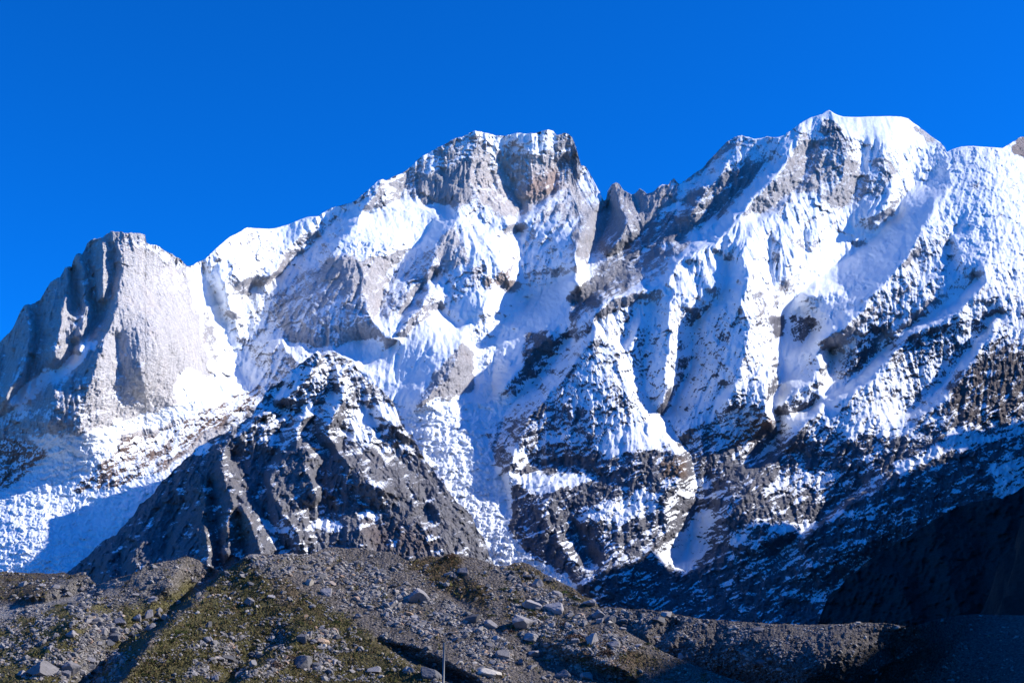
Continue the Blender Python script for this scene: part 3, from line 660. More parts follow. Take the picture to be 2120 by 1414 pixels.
# ------------------------------------------------------------------ the dark triangular peak in front of the range
PEAK_SIL = P("""90 1290, 130 1190, 165 1165, 200 1133, 214 1118, 240 1108, 257 1086, 279 1063, 290 1042, 305 1033, 319 1022, 327 1003, 345 988, 358 974,
373 961, 385 948, 398 938, 406 928, 415 922, 428 914, 436 909, 450 900, 470 896, 483 891, 500 874, 512 866, 523 857, 534 838, 543 828, 549 812, 558 803, 566 798,
580 790, 590 780, 602 768, 620 754, 636 742, 648 733, 656 727, 662 728, 668 736, 676 734, 688 728, 694 730, 700 737, 712 739, 722 745, 732 747, 738 762,
746 774, 760 786, 776 797, 790 806, 800 818, 812 832, 820 846, 826 864, 834 884, 842 893, 852 905, 866 925, 870 940, 884 955, 894 968,
905 985, 918 1000, 928 1018, 942 1036, 958 1048, 974 1064, 982 1080, 988 1096, 1000 1112, 1008 1130, 1014 1152, 1040 1200, 1075 1290""")
PEAK_ANCHORS = [(130,1190,-330),(260,1085,-400),(370,962,-480),(460,900,-520),(560,800,-590),(660,728,-620),(740,770,-600),(820,845,-540),(870,940,-450),(960,1050,-310),(1014,1150,-200),
 (560,950,-390),(660,900,-420),(760,930,-400),(640,1080,-180),(780,1080,-180),(900,1110,-170),(460,1080,-210),(340,1100,-280),(200,1180,-290),(420,1150,-130),(600,1180,-70),(800,1180,-60),(1000,1200,-90),
 (250,1180,-210),(100,1350,-60),(500,1350,60),(900,1350,60),(1050,1350,0)]
PEAK_LINES = [
 L(30,56,"662 728, 650 770, 620 800, 580 830, 540 870, 500 900, 466 922, 462 950, 462 990, 470 1012, 490 1045, 520 1088, 540 1140, 548 1180"),
 L(10,44,"690 730, 700 790, 708 830, 690 862, 680 880"),
 L(-24,-44,"690 800, 690 822, 664 840, 646 868, 640 892, 650 920, 690 930"),
 L(-16,-40,"625 850, 602 874, 580 902, 566 940, 552 962, 546 992, 552 1015"),
 L(16,44,"655 858, 618 872, 611 905, 620 925, 642 930, 640 975, 652 1000, 660 1030"),
 L(-40,-50,"648 985, 664 1010, 668 1042, 700 1060"),
 L(24,52,"680 905, 700 940, 712 948, 735 975, 762 1002, 805 1020"),
 L(-24,-30,"700 880, 720 900, 700 935, 660 970"),
 L(20,34,"560 925, 578 925, 590 950, 560 985, 552 1000, 575 1040, 590 1070, 615 1100, 625 1130"),
 L(-30,-30,"540 1000, 530 1040, 560 1080, 575 1110, 600 1150"),
 L(-26,-26,"640 1050, 640 1080, 670 1090, 700 1080"),
 # pillars on the west wall
 L(20,60,"424 1002, 427 1036, 424 1064, 430 1105, 432 1148, 440 1190"),
 L(-50,-50,"436 1000, 442 1060, 450 1110, 452 1180"),
 L(20,54,"472 1006, 476 1062, 468 1092, 462 1150"),
 L(-20,-34,"492 1040, 496 1090, 500 1120, 506 1150"),
 L(8,20,"361 1026, 330 1050, 296 1062, 290 1085, 296 1110, 292 1145, 270 1165"),
 L(-30,-40,"380 1040, 350 1090, 340 1150"), L(10,30,"360 1100, 362 1130, 400 1120, 420 1130, 360 1160"), 
 L(30,30,"228 1150, 222 1170, 232 1200"), L(-20,-20,"250 1150, 255 1190"),
 L(20,30,"520 830, 560 850, 540 880, 500 905"), L(-20,-26,"580 800, 560 840, 600 850"), L(-16,-30,"476 935, 500 960, 520 1000, 522 1030"),
 # east side
 L(16,26,"745 775, 770 830, 790 860, 840 900"), L(-12,-20,"740 830, 780 880, 800 930, 860 980"),
 L(12,20,"790 950, 850 1000, 920 1080, 960 1130"), L(-20,-24,"880 1020, 884 1050, 900 1080"), L(-20,-20,"740 1060, 780 1070, 790 1110, 780 1140"),
 L(16,16,"740 1090, 760 1110, 740 1150"), L(14,14,"860 1080, 930 1120, 990 1140"), L(-10,-14,"660 1010, 720 1040, 800 1060"),
]
GB = dict(r=0.21, g=0.208, b=0.225)
PEAK_REGIONS = [
 reg("480 900, 560 790, 660 720, 740 750, 830 860, 860 930, 800 960, 700 900, 640 900, 560 930", 22, snow=-.08, strata=2.2),
 reg("560 800, 660 722, 730 745, 740 800, 700 830, 640 800, 590 830", 10, snow=.06),
 reg("735 840, 800 835, 830 860, 800 880, 740 875", 5, snow=.8, rough=.6), reg("720 860, 780 900, 770 930, 700 900", 8, snow=.5),
 reg("700 930, 780 940, 830 990, 960 1060, 1010 1150, 900 1160, 700 1160, 680 1050, 720 1010", 14, snow=-.6, ribs=.2),
 reg("140 1190, 370 970, 470 950, 560 1000, 640 1060, 680 1180, 300 1220", 10, snow=-.7, ribs=.8, strata=1.0, mid=2.2, rough=2.0),
 reg("405 920, 440 925, 436 940, 400 945", 3, snow=.8), reg("400 990, 436 990, 440 1140, 424 1150", 4, r=.22,g=.205,b=.20),
 reg("480 1060, 520 1075, 515 1120, 482 1120, 478 1090", 6, r=.30,g=.24,b=.20), reg("460 1090, 476 1085, 470 1120, 458 1120", 4, r=.28,g=.22,b=.18),
 reg("740 1080, 840 1090, 900 1110, 900 1150, 780 1140", 16, r=.19,g=.155,b=.15),
 reg("520 1070, 600 1078, 620 1120, 590 1110, 540 1085", 4, snow=.55), reg("640 1082, 700 1070, 700 1100, 650 1095", 5, snow=.6), reg("730 1058, 790 1066, 785 1078, 735 1070", 3, snow=.6),
 reg("600 1120, 650 1130, 640 1150, 600 1145", 4, snow=.5), reg("880 1108, 910 1112, 905 1122, 880 1118", 3, snow=.7),
]
pk = Relief(80, 1090, 700, 1500, 1.5, 4100.0, PEAK_ANCHORS, PEAK_LINES, PEAK_REGIONS, default=dict(snow=-.6, mid=1.5, rough=1.9, ribs=.25, strata=1.2, **GB),
            seed=11, lscale=LS * 1.0, bscale=1.25, thr=0.46, reach=90., strata_dir=16., lim=2.6, nsc=0.55)
mat_peak = mountain_material("dark_peak_rock", 1.5)
build_relief(pk, PEAK_SIL, 1490, 1.6, [("triangular_rock_peak", mat_peak, None)], 3.2, backstep=25., rstep=1.6)
# ------------------------------------------------------------------ east side of the valley: the shaded hill in view and the mountain beyond the frame
EAST_SIL = P("""1660 1330, 1690 1297, 1700 1271, 1712 1241, 1724 1224, 1740 1214, 1752 1198, 1770 1185, 1786 1168, 1800 1158, 1822 1142, 1840 1134, 1860 1120, 1880 1110, 1900 1096, 1920 1085,
1940 1070, 1960 1060, 1980 1050, 2000 1045, 2020 1038, 2045 1035, 2060 1029, 2075 1032, 2088 1026, 2100 1020, 2112 1012, 2130 1000, 2250 930, 2500 820, 2900 700""")
EAST_ANCHORS = [(1700,1280,-100),(1800,1160,-190),(2000,1045,-280),(2120,1010,-310),(2500,820,-500),(2900,700,-650),(1900,1250,-60),(2120,1250,-20),(2900,1250,60),(1700,1450,60),(2900,1450,160)]
EAST_LINES = [L(20,30,"1780 1180, 1860 1200, 1880 1260, 1890 1300"), L(-20,-25,"1840 1140, 1900 1200, 1920 1290"), L(24,30,"1930 1080, 1960 1180, 1990 1280"),
 L(-20,-20,"2000 1060, 2040 1150, 2040 1280"), L(24,24,"2070 1035, 2110 1150, 2100 1280"), L(10,16,"1740 1220, 1770 1260, 1790 1300")]
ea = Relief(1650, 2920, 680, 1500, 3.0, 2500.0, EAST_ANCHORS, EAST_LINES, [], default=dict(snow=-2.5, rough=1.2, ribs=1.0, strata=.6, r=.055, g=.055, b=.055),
            seed=21, bscale=1.5, lscale=1.2, thr=.5, reach=120.)
mat_east = mountain_material("dark_valley_rock", 0.9)
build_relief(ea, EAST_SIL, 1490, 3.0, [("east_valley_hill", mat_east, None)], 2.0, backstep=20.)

CREST = [(-900, 760, 480), (0, 780, 530), (440, 800, 540), (490, 800, 512), (580, 800, 490), (670, 805, 473), (730, 820, 473), (1100, 860, 640), (1500, 940, 900), (2100, 1280, 1150), (2900, 1740, 1430), (3500, 2100, 1500), (4000, 2400, 1750),
         (4370, 2622, 2050), (4700, 2820, 2160), (4840, 2904, 2195), (4925, 2955, 2190), (5010, 3006, 2235), (5070, 3042, 2090), (5120, 3072, 1880), (5165, 3099, 1850), (5215, 3129, 2050), (5245, 3147, 2000),
         (5300, 3190, 1850), (5500, 3350, 1500), (7500, 4800, 700)]  # unseen crest, heights shaped so its shadow falls across the lower wall and moraine
def build_east_mountain():
    ys = np.arange(-900, 7500, 22.0); xc = np.interp(ys, [c[0] for c in CREST], [c[1] for c in CREST]); H = np.interp(ys, [c[0] for c in CREST], [c[2] for c in CREST])
    H = H + fbm(ys / 180, ys * 0, 4, 5) * 26 * np.clip(H / 900, 0.35, 1.2)
    T = np.concatenate([np.linspace(-1, 0, 60), np.linspace(0, 1, 30)[1:]])
    rows = []
    for t in T:
        d = H / (1.9 if t < 0 else 1.1)
        x = xc + t * d * 1.03
        z = H * (1 - abs(t)) - 6
        k = np.clip(abs(t) * 5, 0, 1)
        z = z + k * (ridged(x / 160, ys / 160, 5, 9) - 0.7) * 50 * np.clip(H / 1200, .3, 1) + k * fbm(x / 50, ys / 50, 3, 8) * 8
        rows.append(np.stack([x, ys, z], -1))
    co = np.stack(rows); nr, nc = co.shape[:2]
    idx = np.arange(nr * nc).reshape(nr, nc)
    q = np.stack([idx[:-1, :-1], idx[:-1, 1:], idx[1:, 1:], idx[1:, :-1]], -1).reshape(-1, 4)
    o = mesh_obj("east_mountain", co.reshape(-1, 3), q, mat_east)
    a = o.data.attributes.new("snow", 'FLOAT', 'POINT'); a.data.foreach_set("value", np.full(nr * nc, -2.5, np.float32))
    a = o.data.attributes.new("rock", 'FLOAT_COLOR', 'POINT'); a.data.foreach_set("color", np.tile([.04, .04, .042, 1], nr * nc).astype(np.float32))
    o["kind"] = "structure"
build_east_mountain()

# ------------------------------------------------------------------ moraine
MOR_SIL = P("""-40 1186, 0 1184, 14 1182, 20 1186, 40 1184, 60 1186, 80 1185, 100 1188, 119 1185, 130 1184, 145 1190, 158 1187, 166 1184, 176 1187, 183 1193, 190 1200, 200 1211, 212 1207, 233 1199, 250 1194, 272 1188, 285 1181,
301 1172, 312 1168, 335 1163, 350 1160, 361 1159, 375 1154, 386 1151, 395 1153, 403 1156, 412 1160, 422 1167, 434 1172, 448 1179, 456 1181, 466 1179, 480 1170, 489 1164, 500 1156, 508 1151, 515 1147, 530 1148, 549 1146, 570 1148, 591 1146,
610 1148, 628 1147, 644 1147, 655 1141, 665 1137, 678 1134, 691 1132, 706 1134, 718 1135, 740 1134, 750 1136, 761 1139, 780 1141, 803 1142, 821 1148, 832 1154, 842 1160, 853 1161, 864 1156, 874 1152, 885 1151, 895 1150, 908 1152, 919 1153, 927 1146,
938 1144, 948 1148, 959 1152, 975 1153, 991 1157, 1006 1163, 1023 1169, 1036 1171, 1050 1171, 1065 1165, 1082 1163, 1097 1168, 1108 1175, 1118 1182, 1140 1195, 1161 1205, 1182 1214, 1193 1222, 1203 1231, 1214 1236, 1225 1239, 1235 1248,
1246 1266, 1255 1280, 1275 1292, 1300 1308, 1320 1320, 1340 1330, 1370 1347, 1400 1361, 1420 1368, 1440 1377, 1470 1389, 1500 1400, 1540 1412, 1600 1430, 1700 1450, 1900 1480, 2160 1490""")
MOR_ANCHORS = [(-30,1186,-420),(100,1188,-420),(170,1186,-400),(200,1214,-320),(300,1172,-330),(386,1151,-360),(450,1181,-300),(515,1147,-300),(690,1132,-340),(850,1160,-290),(940,1144,-330),(1090,1164,-300),(1235,1248,-170),(1400,1362,-20),(1540,1412,60),
 (0,1260,-250),(100,1250,-240),(240,1290,-110),(330,1240,-190),(60,1380,20),(240,1400,50),(450,1300,-50),(650,1260,-120),(850,1260,-140),(1050,1260,-140),(500,1400,90),(700,1400,70),(900,1400,50),(1100,1380,20),(1250,1350,10),(1300,1400,70),
 (0,1500,200),(500,1500,230),(1000,1500,200),(1500,1500,190),(2100,1500,200)]
MOR_LINES = [
 L(26,44,"516 1150, 490 1166, 466 1184, 448 1195, 434 1208, 416 1230, 394 1258, 364 1276, 346 1296, 320 1311, 308 1328, 290 1356, 278 1380, 246 1410, 230 1440"),
 L(-26,-46,"456 1185, 440 1196, 420 1205, 400 1214, 380 1245, 345 1272, 335 1290, 300 1305, 262 1330, 240 1345, 215 1375, 190 1410, 180 1440"),
 L(12,22,"300 1172, 270 1200, 220 1230, 180 1262, 140 1290"), L(-16,-20,"196 1214, 150 1232, 100 1244, 50 1252, -30 1268"), L(10,10,"388 1152, 360 1190, 340 1220"),
 L(10,10,"170 1188, 130 1212, 80 1232, 60 1240"), L(-10,-10,"200 1215, 150 1222, 120 1235"),
 L(14,36,"640 1305, 614 1326, 588 1341, 570 1356, 549 1371, 527 1388, 500 1412, 480 1440"), L(-12,-34,"590 1318, 560 1342, 530 1360, 500 1380, 470 1405"),
 L(6,24,"760 1325, 800 1350, 832 1376, 853 1388, 872 1384, 895 1398, 930 1420, 960 1450"),
 L(-10,-40,"785 1330, 830 1342, 870 1368, 905 1390, 950 1412, 990 1440"),
 L(4,24,"800 1325, 850 1340, 900 1356, 940 1374, 975 1395, 1000 1416, 1030 1445"),
 L(10,12,"1235 1262, 1260 1300, 1310 1330, 1400 1372, 1500 1412"), L(-12,-24,"1120 1350, 1200 1382, 1260 1402, 1320 1420"), L(6,6,"1130 1330, 1230 1360, 1300 1390"),
 L(6,6,"940 1150, 960 1180, 1000 1220"), L(-6,-8,"850 1165, 900 1210, 960 1250"),
]
GREEN = dict(r=.125, g=.118, b=.042, snow=1.0); SCREE = dict(r=.30, g=.285, b=.285, snow=0.0); SOIL = dict(r=.115, g=.085, b=.06, snow=.45)
MOR_REGIONS = [
 reg("-60 1270, 60 1260, 180 1240, 280 1230, 420 1190, 400 1240, 300 1330, 230 1420, -60 1500", 10, r=.15, g=.135, b=.06, snow=.62),
 reg("180 1215, 290 1180, 380 1160, 420 1175, 340 1230, 240 1260", 8, r=.27, g=.25, b=.23, snow=.15),
 reg("-60 1250, 60 1250, 130 1240, 200 1216, 272 1192, 240 1215, 160 1240, 80 1268, 20 1278, -60 1290", 3, r=.46, g=.44, b=.42, snow=-.6, rough=.2),
 reg("-60 1180, 180 1180, 198 1208, 120 1236, 60 1245, -60 1252", 4, r=.10, g=.085, b=.07, snow=.3),
 reg("130 1195, 180 1195, 200 1214, 150 1232, 100 1238, 100 1215", 4, r=.25, g=.24, b=.23, snow=0),
 reg("200 1270, 250 1290, 220 1350, 190 1414, 150 1414, 170 1340, 185 1290", 8, r=.27, g=.26, b=.25, snow=.1),
 reg("515 1160, 447 1196, 400 1262, 340 1300, 250 1420, 930 1430, 870 1380, 800 1340, 740 1290, 640 1235, 560 1195", 8, r=.115, g=.105, b=.05, snow=1.0),
 reg("680 1180, 680 1230, 780 1290, 860 1335, 900 1350, 960 1330, 900 1260, 780 1180, 700 1140", 8, r=.17, g=.15, b=.135, snow=.25),
 reg("520 1150, 620 1148, 660 1180, 560 1190, 530 1175", 6, r=.28, g=.265, b=.25, snow=.1),
 reg("560 1188, 600 1195, 620 1240, 600 1262, 560 1240", 4, r=.13, g=.10, b=.07, snow=.5),
 reg("840 1150, 930 1145, 960 1190, 1020 1220, 1000 1260, 900 1220, 850 1175", 8, r=.12, g=.085, b=.05, snow=.6),
 reg("920 1145, 955 1150, 950 1185, 925 1175", 4, r=.16, g=.095, b=.045, snow=.6),
 reg("1060 1165, 1130 1190, 1230 1240, 1220 1260, 1130 1220, 1050 1190", 6, r=.10, g=.085, b=.05, snow=.6),
 reg("1050 1215, 1180 1290, 1300 1330, 1420 1380, 1300 1400, 1150 1340, 1040 1290", 10, r=.13, g=.105, b=.075, snow=.45),
 reg("1160 1300, 1260 1310, 1330 1350, 1290 1400, 1200 1370", 10, r=.10, g=.07, b=.055, snow=.5),
 reg("700 1300, 800 1335, 860 1385, 940 1414, 700 1420, 600 1414, 560 1340", 12, r=.12, g=.105, b=.05, snow=.85),
]
mo = Relief(-60, 2180, 1110, 1510, 1.5, 430.0, MOR_ANCHORS, MOR_LINES, MOR_REGIONS, default=dict(mid=.35, snow=.1, rough=.7, ribs=.15, strata=0, r=.18, g=.16, b=.15),
            seed=31, bscale=1.35, lscale=2.9, neg=1.0, lim=3.0, thr=.5, reach=70., nsc=0.55)
mo.sn = mo.F['snow']

BACK_SIL = P("""1180 1280, 1215 1262, 1242 1258, 1262 1256, 1285 1258, 1300 1260, 1320 1262, 1332 1259, 1345 1262, 1362 1266, 1372 1263, 1384 1265, 1397 1271, 1415 1274, 1433 1277, 1450 1281, 1476 1282, 1500 1284, 1530 1286, 1561 1288,
1600 1291, 1646 1292, 1674 1293, 1710 1292, 1747 1291, 1765 1289, 1777 1287, 1796 1289, 1830 1289, 1850 1292, 1880 1297, 1894 1295, 1910 1290, 1931 1284, 1950 1279, 1968 1276, 1990 1273, 2017 1271, 2060 1272, 2120 1273, 2180 1270""")
BACK_ANCHORS = [(1180,1270,-290),(1300,1260,-280),(1500,1284,-180),(1650,1292,-90),(1800,1289,-10),(1900,1296,0),(2010,1271,-260),(2160,1271,-260),(1300,1330,-170),(1450,1380,-60),(1560,1400,-10),(1600,1350,-10),(1750,1350,60),(1900,1350,-30),(2100,1350,-80),(1750,1414,50),(2100,1414,50),(1300,1500,160),(2160,1500,190)]
BACK_LINES = [L(-10,-16,"1330 1340, 1420 1375, 1500 1402, 1560 1412"), L(10,14,"1380 1270, 1350 1290, 1340 1320"), L(12,12,"1430 1282, 1400 1310, 1390 1340"), L(8,14,"1500 1288, 1470 1310, 1440 1330"), L(10,14,"1570 1296, 1540 1320, 1500 1345"),
 L(-6,-6,"1400 1290, 1370 1320"), L(10,20,"1640 1296, 1610 1325, 1570 1350, 1560 1380"), L(10,16,"1800 1292, 1740 1330, 1690 1380, 1660 1414"), L(8,10,"1880 1350, 1800 1400"), L(-10,-16,"1890 1300, 1860 1350, 1820 1414"), L(10,10,"2000 1280, 1950 1330, 1900 1414")]
bk = Relief(1170, 2190, 1240, 1510, 1.5, 620.0, BACK_ANCHORS, BACK_LINES, [reg("1880 1300, 2180 1270, 2180 1500, 1700 1500, 1780 1380", 14, r=.13, g=.13, b=.13, rough=.3)],
            default=dict(mid=.45, snow=-.2, rough=1.9, ribs=.0, strata=0, r=.13, g=.12, b=.12), seed=37, bscale=1.35, lscale=2.6, neg=1.0, lim=3.0, thr=.5, reach=60., nsc=0.5)
bk.sn = bk.F['snow']

def moraine_material():
    m, nt, b = nodes_of("moraine_ground")
    tc = nt.nodes.new("ShaderNodeTexCoord").outputs["Object"]
    ga = nt.nodes.new("ShaderNodeAttribute"); ga.attribute_name = "snow"        # here: how much turf grows
    ra = nt.nodes.new("ShaderNodeAttribute"); ra.attribute_name = "rock"
    v = nt.nodes.new("ShaderNodeTexVoronoi"); v.inputs["Scale"].default_value = 1.1; nt.links.new(tc, v.inputs["Vector"])
    v2 = nt.nodes.new("ShaderNodeTexVoronoi"); v2.inputs["Scale"].default_value = 2.6; nt.links.new(tc, v2.inputs["Vector"])
    n1 = noise(nt, 0.9, 5, 0.7, tc); n2 = noise(nt, 0.09, 5, 0.65, tc); n3 = noise(nt, 3.5, 3, 0.7, tc)
    sep = nt.nodes.new("ShaderNodeSeparateColor"); nt.links.new(v.outputs["Color"], sep.inputs[0])
    sep2 = nt.nodes.new("ShaderNodeSeparateColor"); nt.links.new(v2.outputs["Color"], sep2.inputs[0])
    # gravel: stone to stone brightness
    gr = mix_c(nt, 1.0, (.165, .147, .135, 1), math_n(nt, 'MULTIPLY_ADD', sep.outputs[0], 1.2, 0.25), 'MULTIPLY')
    gr = mix_c(nt, 1.0, gr, math_n(nt, 'MULTIPLY_ADD', sep2.outputs[1], 0.8, 0.6), 'MULTIPLY')
    turf = mix_c(nt, 1.0, ra.outputs["Color"], math_n(nt, 'MULTIPLY_ADD', n1.outputs[0], 1.3, 0.35), 'MULTIPLY')
    turf = mix_c(nt, math_n(nt, 'MULTIPLY', math_n(nt, 'SUBTRACT', n2.outputs[0], 0.5, clamp=True), 5.0, clamp=True), turf, (.10, .075, .045, 1))
    f = math_n(nt, 'ADD', ga.outputs["Fac"], math_n(nt, 'MULTIPLY_ADD', n2.outputs[0], 1.6, -0.8))
    f = math_n(nt, 'ADD', f, math_n(nt, 'MULTIPLY_ADD', n1.outputs[0], 1.4, -0.7))
    mr = nt.nodes.new("ShaderNodeMapRange"); nt.links.new(f, mr.inputs[0]); mr.inputs[1].default_value = 0.32; mr.inputs[2].default_value = 0.52
    own = mix_c(nt, 0.5, gr, mix_c(nt, 1.0, ra.outputs["Color"], math_n(nt, 'MULTIPLY_ADD', sep.outputs[1], 0.9, 0.5), 'MULTIPLY'))
    nt.links.new(mix_c(nt, mr.outputs[0], own, turf), b.inputs["Base Color"])
    b.inputs["Roughness"].default_value = 0.95; b.inputs["Specular IOR Level"].default_value = 0.1
    bm = nt.nodes.new("ShaderNodeBump"); bm.inputs["Distance"].default_value = 0.9; bm.inputs["Strength"].default_value = 1.0
    hh = math_n(nt, 'ADD', math_n(nt, 'MULTIPLY', v.outputs["Distance"], -1.2), n1.outputs[0]); hh = math_n(nt, 'ADD', hh, math_n(nt, 'MULTIPLY', n3.outputs[0], .6))
    nt.links.new(hh, bm.inputs["Height"]); nt.links.new(bm.outputs[0], b.inputs["Normal"])
    return m
mat_mor = moraine_material()
build_relief(mo, MOR_SIL, 1500, 1.8, [("moraine_slope", mat_mor, None)], 1.1, backstep=4., rstep=1.8)
build_relief(bk, BACK_SIL, 1500, 1.8, [("moraine_ridge", mat_mor, None)], 1.2, backstep=4., rstep=1.8)

# the valley floor between the camera and the moraine, and on under the mountains
def build_ground():
    g = np.concatenate([-np.geomspace(20000, 8, 70), [0], np.geomspace(8, 20000, 70)])
    X, Y = np.meshgrid(g, g)
    Z = -0.6 + fbm(X / 60, Y / 60, 3, 4) * 0.5
    r = np.hypot(X, Y); Z = np.where(r < 12, -0.05, Z) - np.clip((r - 300) / 400, 0, 1) * 3
    n = len(g); idx = np.arange(n * n).reshape(n, n)
    q = np.stack([idx[:-1, :-1], idx[:-1, 1:], idx[1:, 1:], idx[1:, :-1]], -1).reshape(-1, 4)
    o = mesh_obj("valley_ground", np.stack([X, Y, Z], -1).reshape(-1, 3), q, mat_mor)
    a = o.data.attributes.new("snow", 'FLOAT', 'POINT'); a.data.foreach_set("value", np.full(n * n, .6, np.float32))
    a = o.data.attributes.new("rock", 'FLOAT_COLOR', 'POINT'); a.data.foreach_set("color", np.tile([.13, .12, .055, 1], n * n).astype(np.float32))
    o["kind"] = "structure"
build_ground()
# ------------------------------------------------------------------ boulders, stones, scrub on the moraine
rnd = random.Random(7); nrnd = np.random.default_rng(7)
def simple_mat(name, colr, rough=0.9, var=0.25, streak=False, scale=1.0):
    m, nt, b = nodes_of(name)
    tc = nt.nodes.new("ShaderNodeTexCoord").outputs["Object"]; oi = nt.nodes.new("ShaderNodeObjectInfo")
    n1 = noise(nt, 2.2 * scale, 6, 0.7, tc); n2 = noise(nt, 7 * scale, 4, 0.7, stretch(nt, tc, 1, 1, 4 if streak else 1.3, (0.5, 0.4, 0)))
    k = math_n(nt, 'MULTIPLY_ADD', n1.outputs[0], 1.0, 0.5); k = math_n(nt, 'MULTIPLY', k, math_n(nt, 'MULTIPLY_ADD', n2.outputs[0], 1.0, 0.5))
    k = math_n(nt, 'MULTIPLY', k, math_n(nt, 'MULTIPLY_ADD', oi.outputs["Random"], var * 2, 1 - var))
    nt.links.new(mix_c(nt, 1.0, colr, k, 'MULTIPLY'), b.inputs["Base Color"])
    b.inputs["Roughness"].default_value = rough; b.inputs["Specular IOR Level"].default_value = 0.15
    bm = nt.nodes.new("ShaderNodeBump"); bm.inputs["Distance"].default_value = 0.12; bm.inputs["Strength"].default_value = 0.8
    nt.links.new(n2.outputs[0], bm.inputs["Height"]); nt.links.new(bm.outputs[0], b.inputs["Normal"])
    return m
M_GREY = simple_mat("boulder_grey", (.25, .24, .25, 1), streak=True); M_DARK = simple_mat("boulder_dark", (.13, .13, .14, 1), streak=True)
M_PALE = simple_mat("boulder_pale", (.42, .39, .35, 1)); M_TAN = simple_mat("boulder_tan", (.34, .25, .18, 1))
BM = dict(g=M_GREY, d=M_DARK, p=M_PALE, t=M_TAN)

def ico(sub):
    import bmesh
    bm = bmesh.new(); bmesh.ops.create_icosphere(bm, subdivisions=sub, radius=1.0)
    co = np.array([v.co[:] for v in bm.verts]); f = np.array([[v.index for v in p.verts] for p in bm.faces]); bm.free()
    return co, f
ICO3 = ico(4); ICO1 = ico(1)
def rock_shape(seed, cuts=11, sub=ICO3):
    r = np.random.default_rng(seed); co = sub[0].copy()
    for i in range(cuts):
        n = r.normal(size=3); n /= np.linalg.norm(n); d = r.uniform(0.42, 0.8)
        e = co @ n - d; co -= np.where(e > 0, e, 0)[:, None] * n[None, :]
    k = 1 + 0.05 * pnoise(co[:, 0] * 3 + seed, co[:, 1] * 3 + co[:, 2] * 2, seed) + 0.025 * pnoise(co[:, 0] * 9, co[:, 2] * 9 + co[:, 1] * 5, seed + 1)
    co = co * k[:, None]
    mn, mx = co.min(0), co.max(0)
    return (co - (mn + mx) / 2) / ((mx - mn) / 2)
ROCK_MESHES = {}
def rock_mesh(i, key):
    if (i, key) not in ROCK_MESHES:
        o = mesh_obj("tmp", rock_shape(100 + i), ICO3[1], BM[key], smooth=False)
        me = o.data; me.name = "boulder"; bpy.data.objects.remove(o); ROCK_MESHES[(i, key)] = me
    return ROCK_MESHES[(i, key)]
def on_front(u, v): return v > interp(MOR_SIL, u) + 1
def ground_pt(u, v):
    R = mo if on_front(u, v) else bk
    Y = R.dist(np.array([float(u)]), np.array([float(v)]))[0]
    return world_pt(u, v, Y), Y

def put_boulder(u, v, w, h, key, label, group=None, shape=None, tilt=None):
    """u, v: middle of the boulder; w, h: its size in bearing units"""
    vb = v + h * 0.32
    (x, y, z), Y = ground_pt(u, vb)
    s = Y / FPX
    W, H = w * s / 2.15, h * s / 2.15
    shape = rnd.randrange(22) if shape is None else shape
    o = bpy.data.objects.new("boulder", rock_mesh(shape, key)); col.objects.link(o)
    o.location = (x, y + W * 0.25, z + H * 0.42)
    o.scale = (W * 1.08, W * rnd.uniform(0.8, 1.1), H * 1.12)
    o.rotation_euler = (rnd.uniform(-.15, .15), rnd.uniform(-.2, .2) if tilt is None else tilt, rnd.uniform(-.5, .5))
    o["label"] = label; o["category"] = "boulder"
    if group: o["group"] = group
    return o

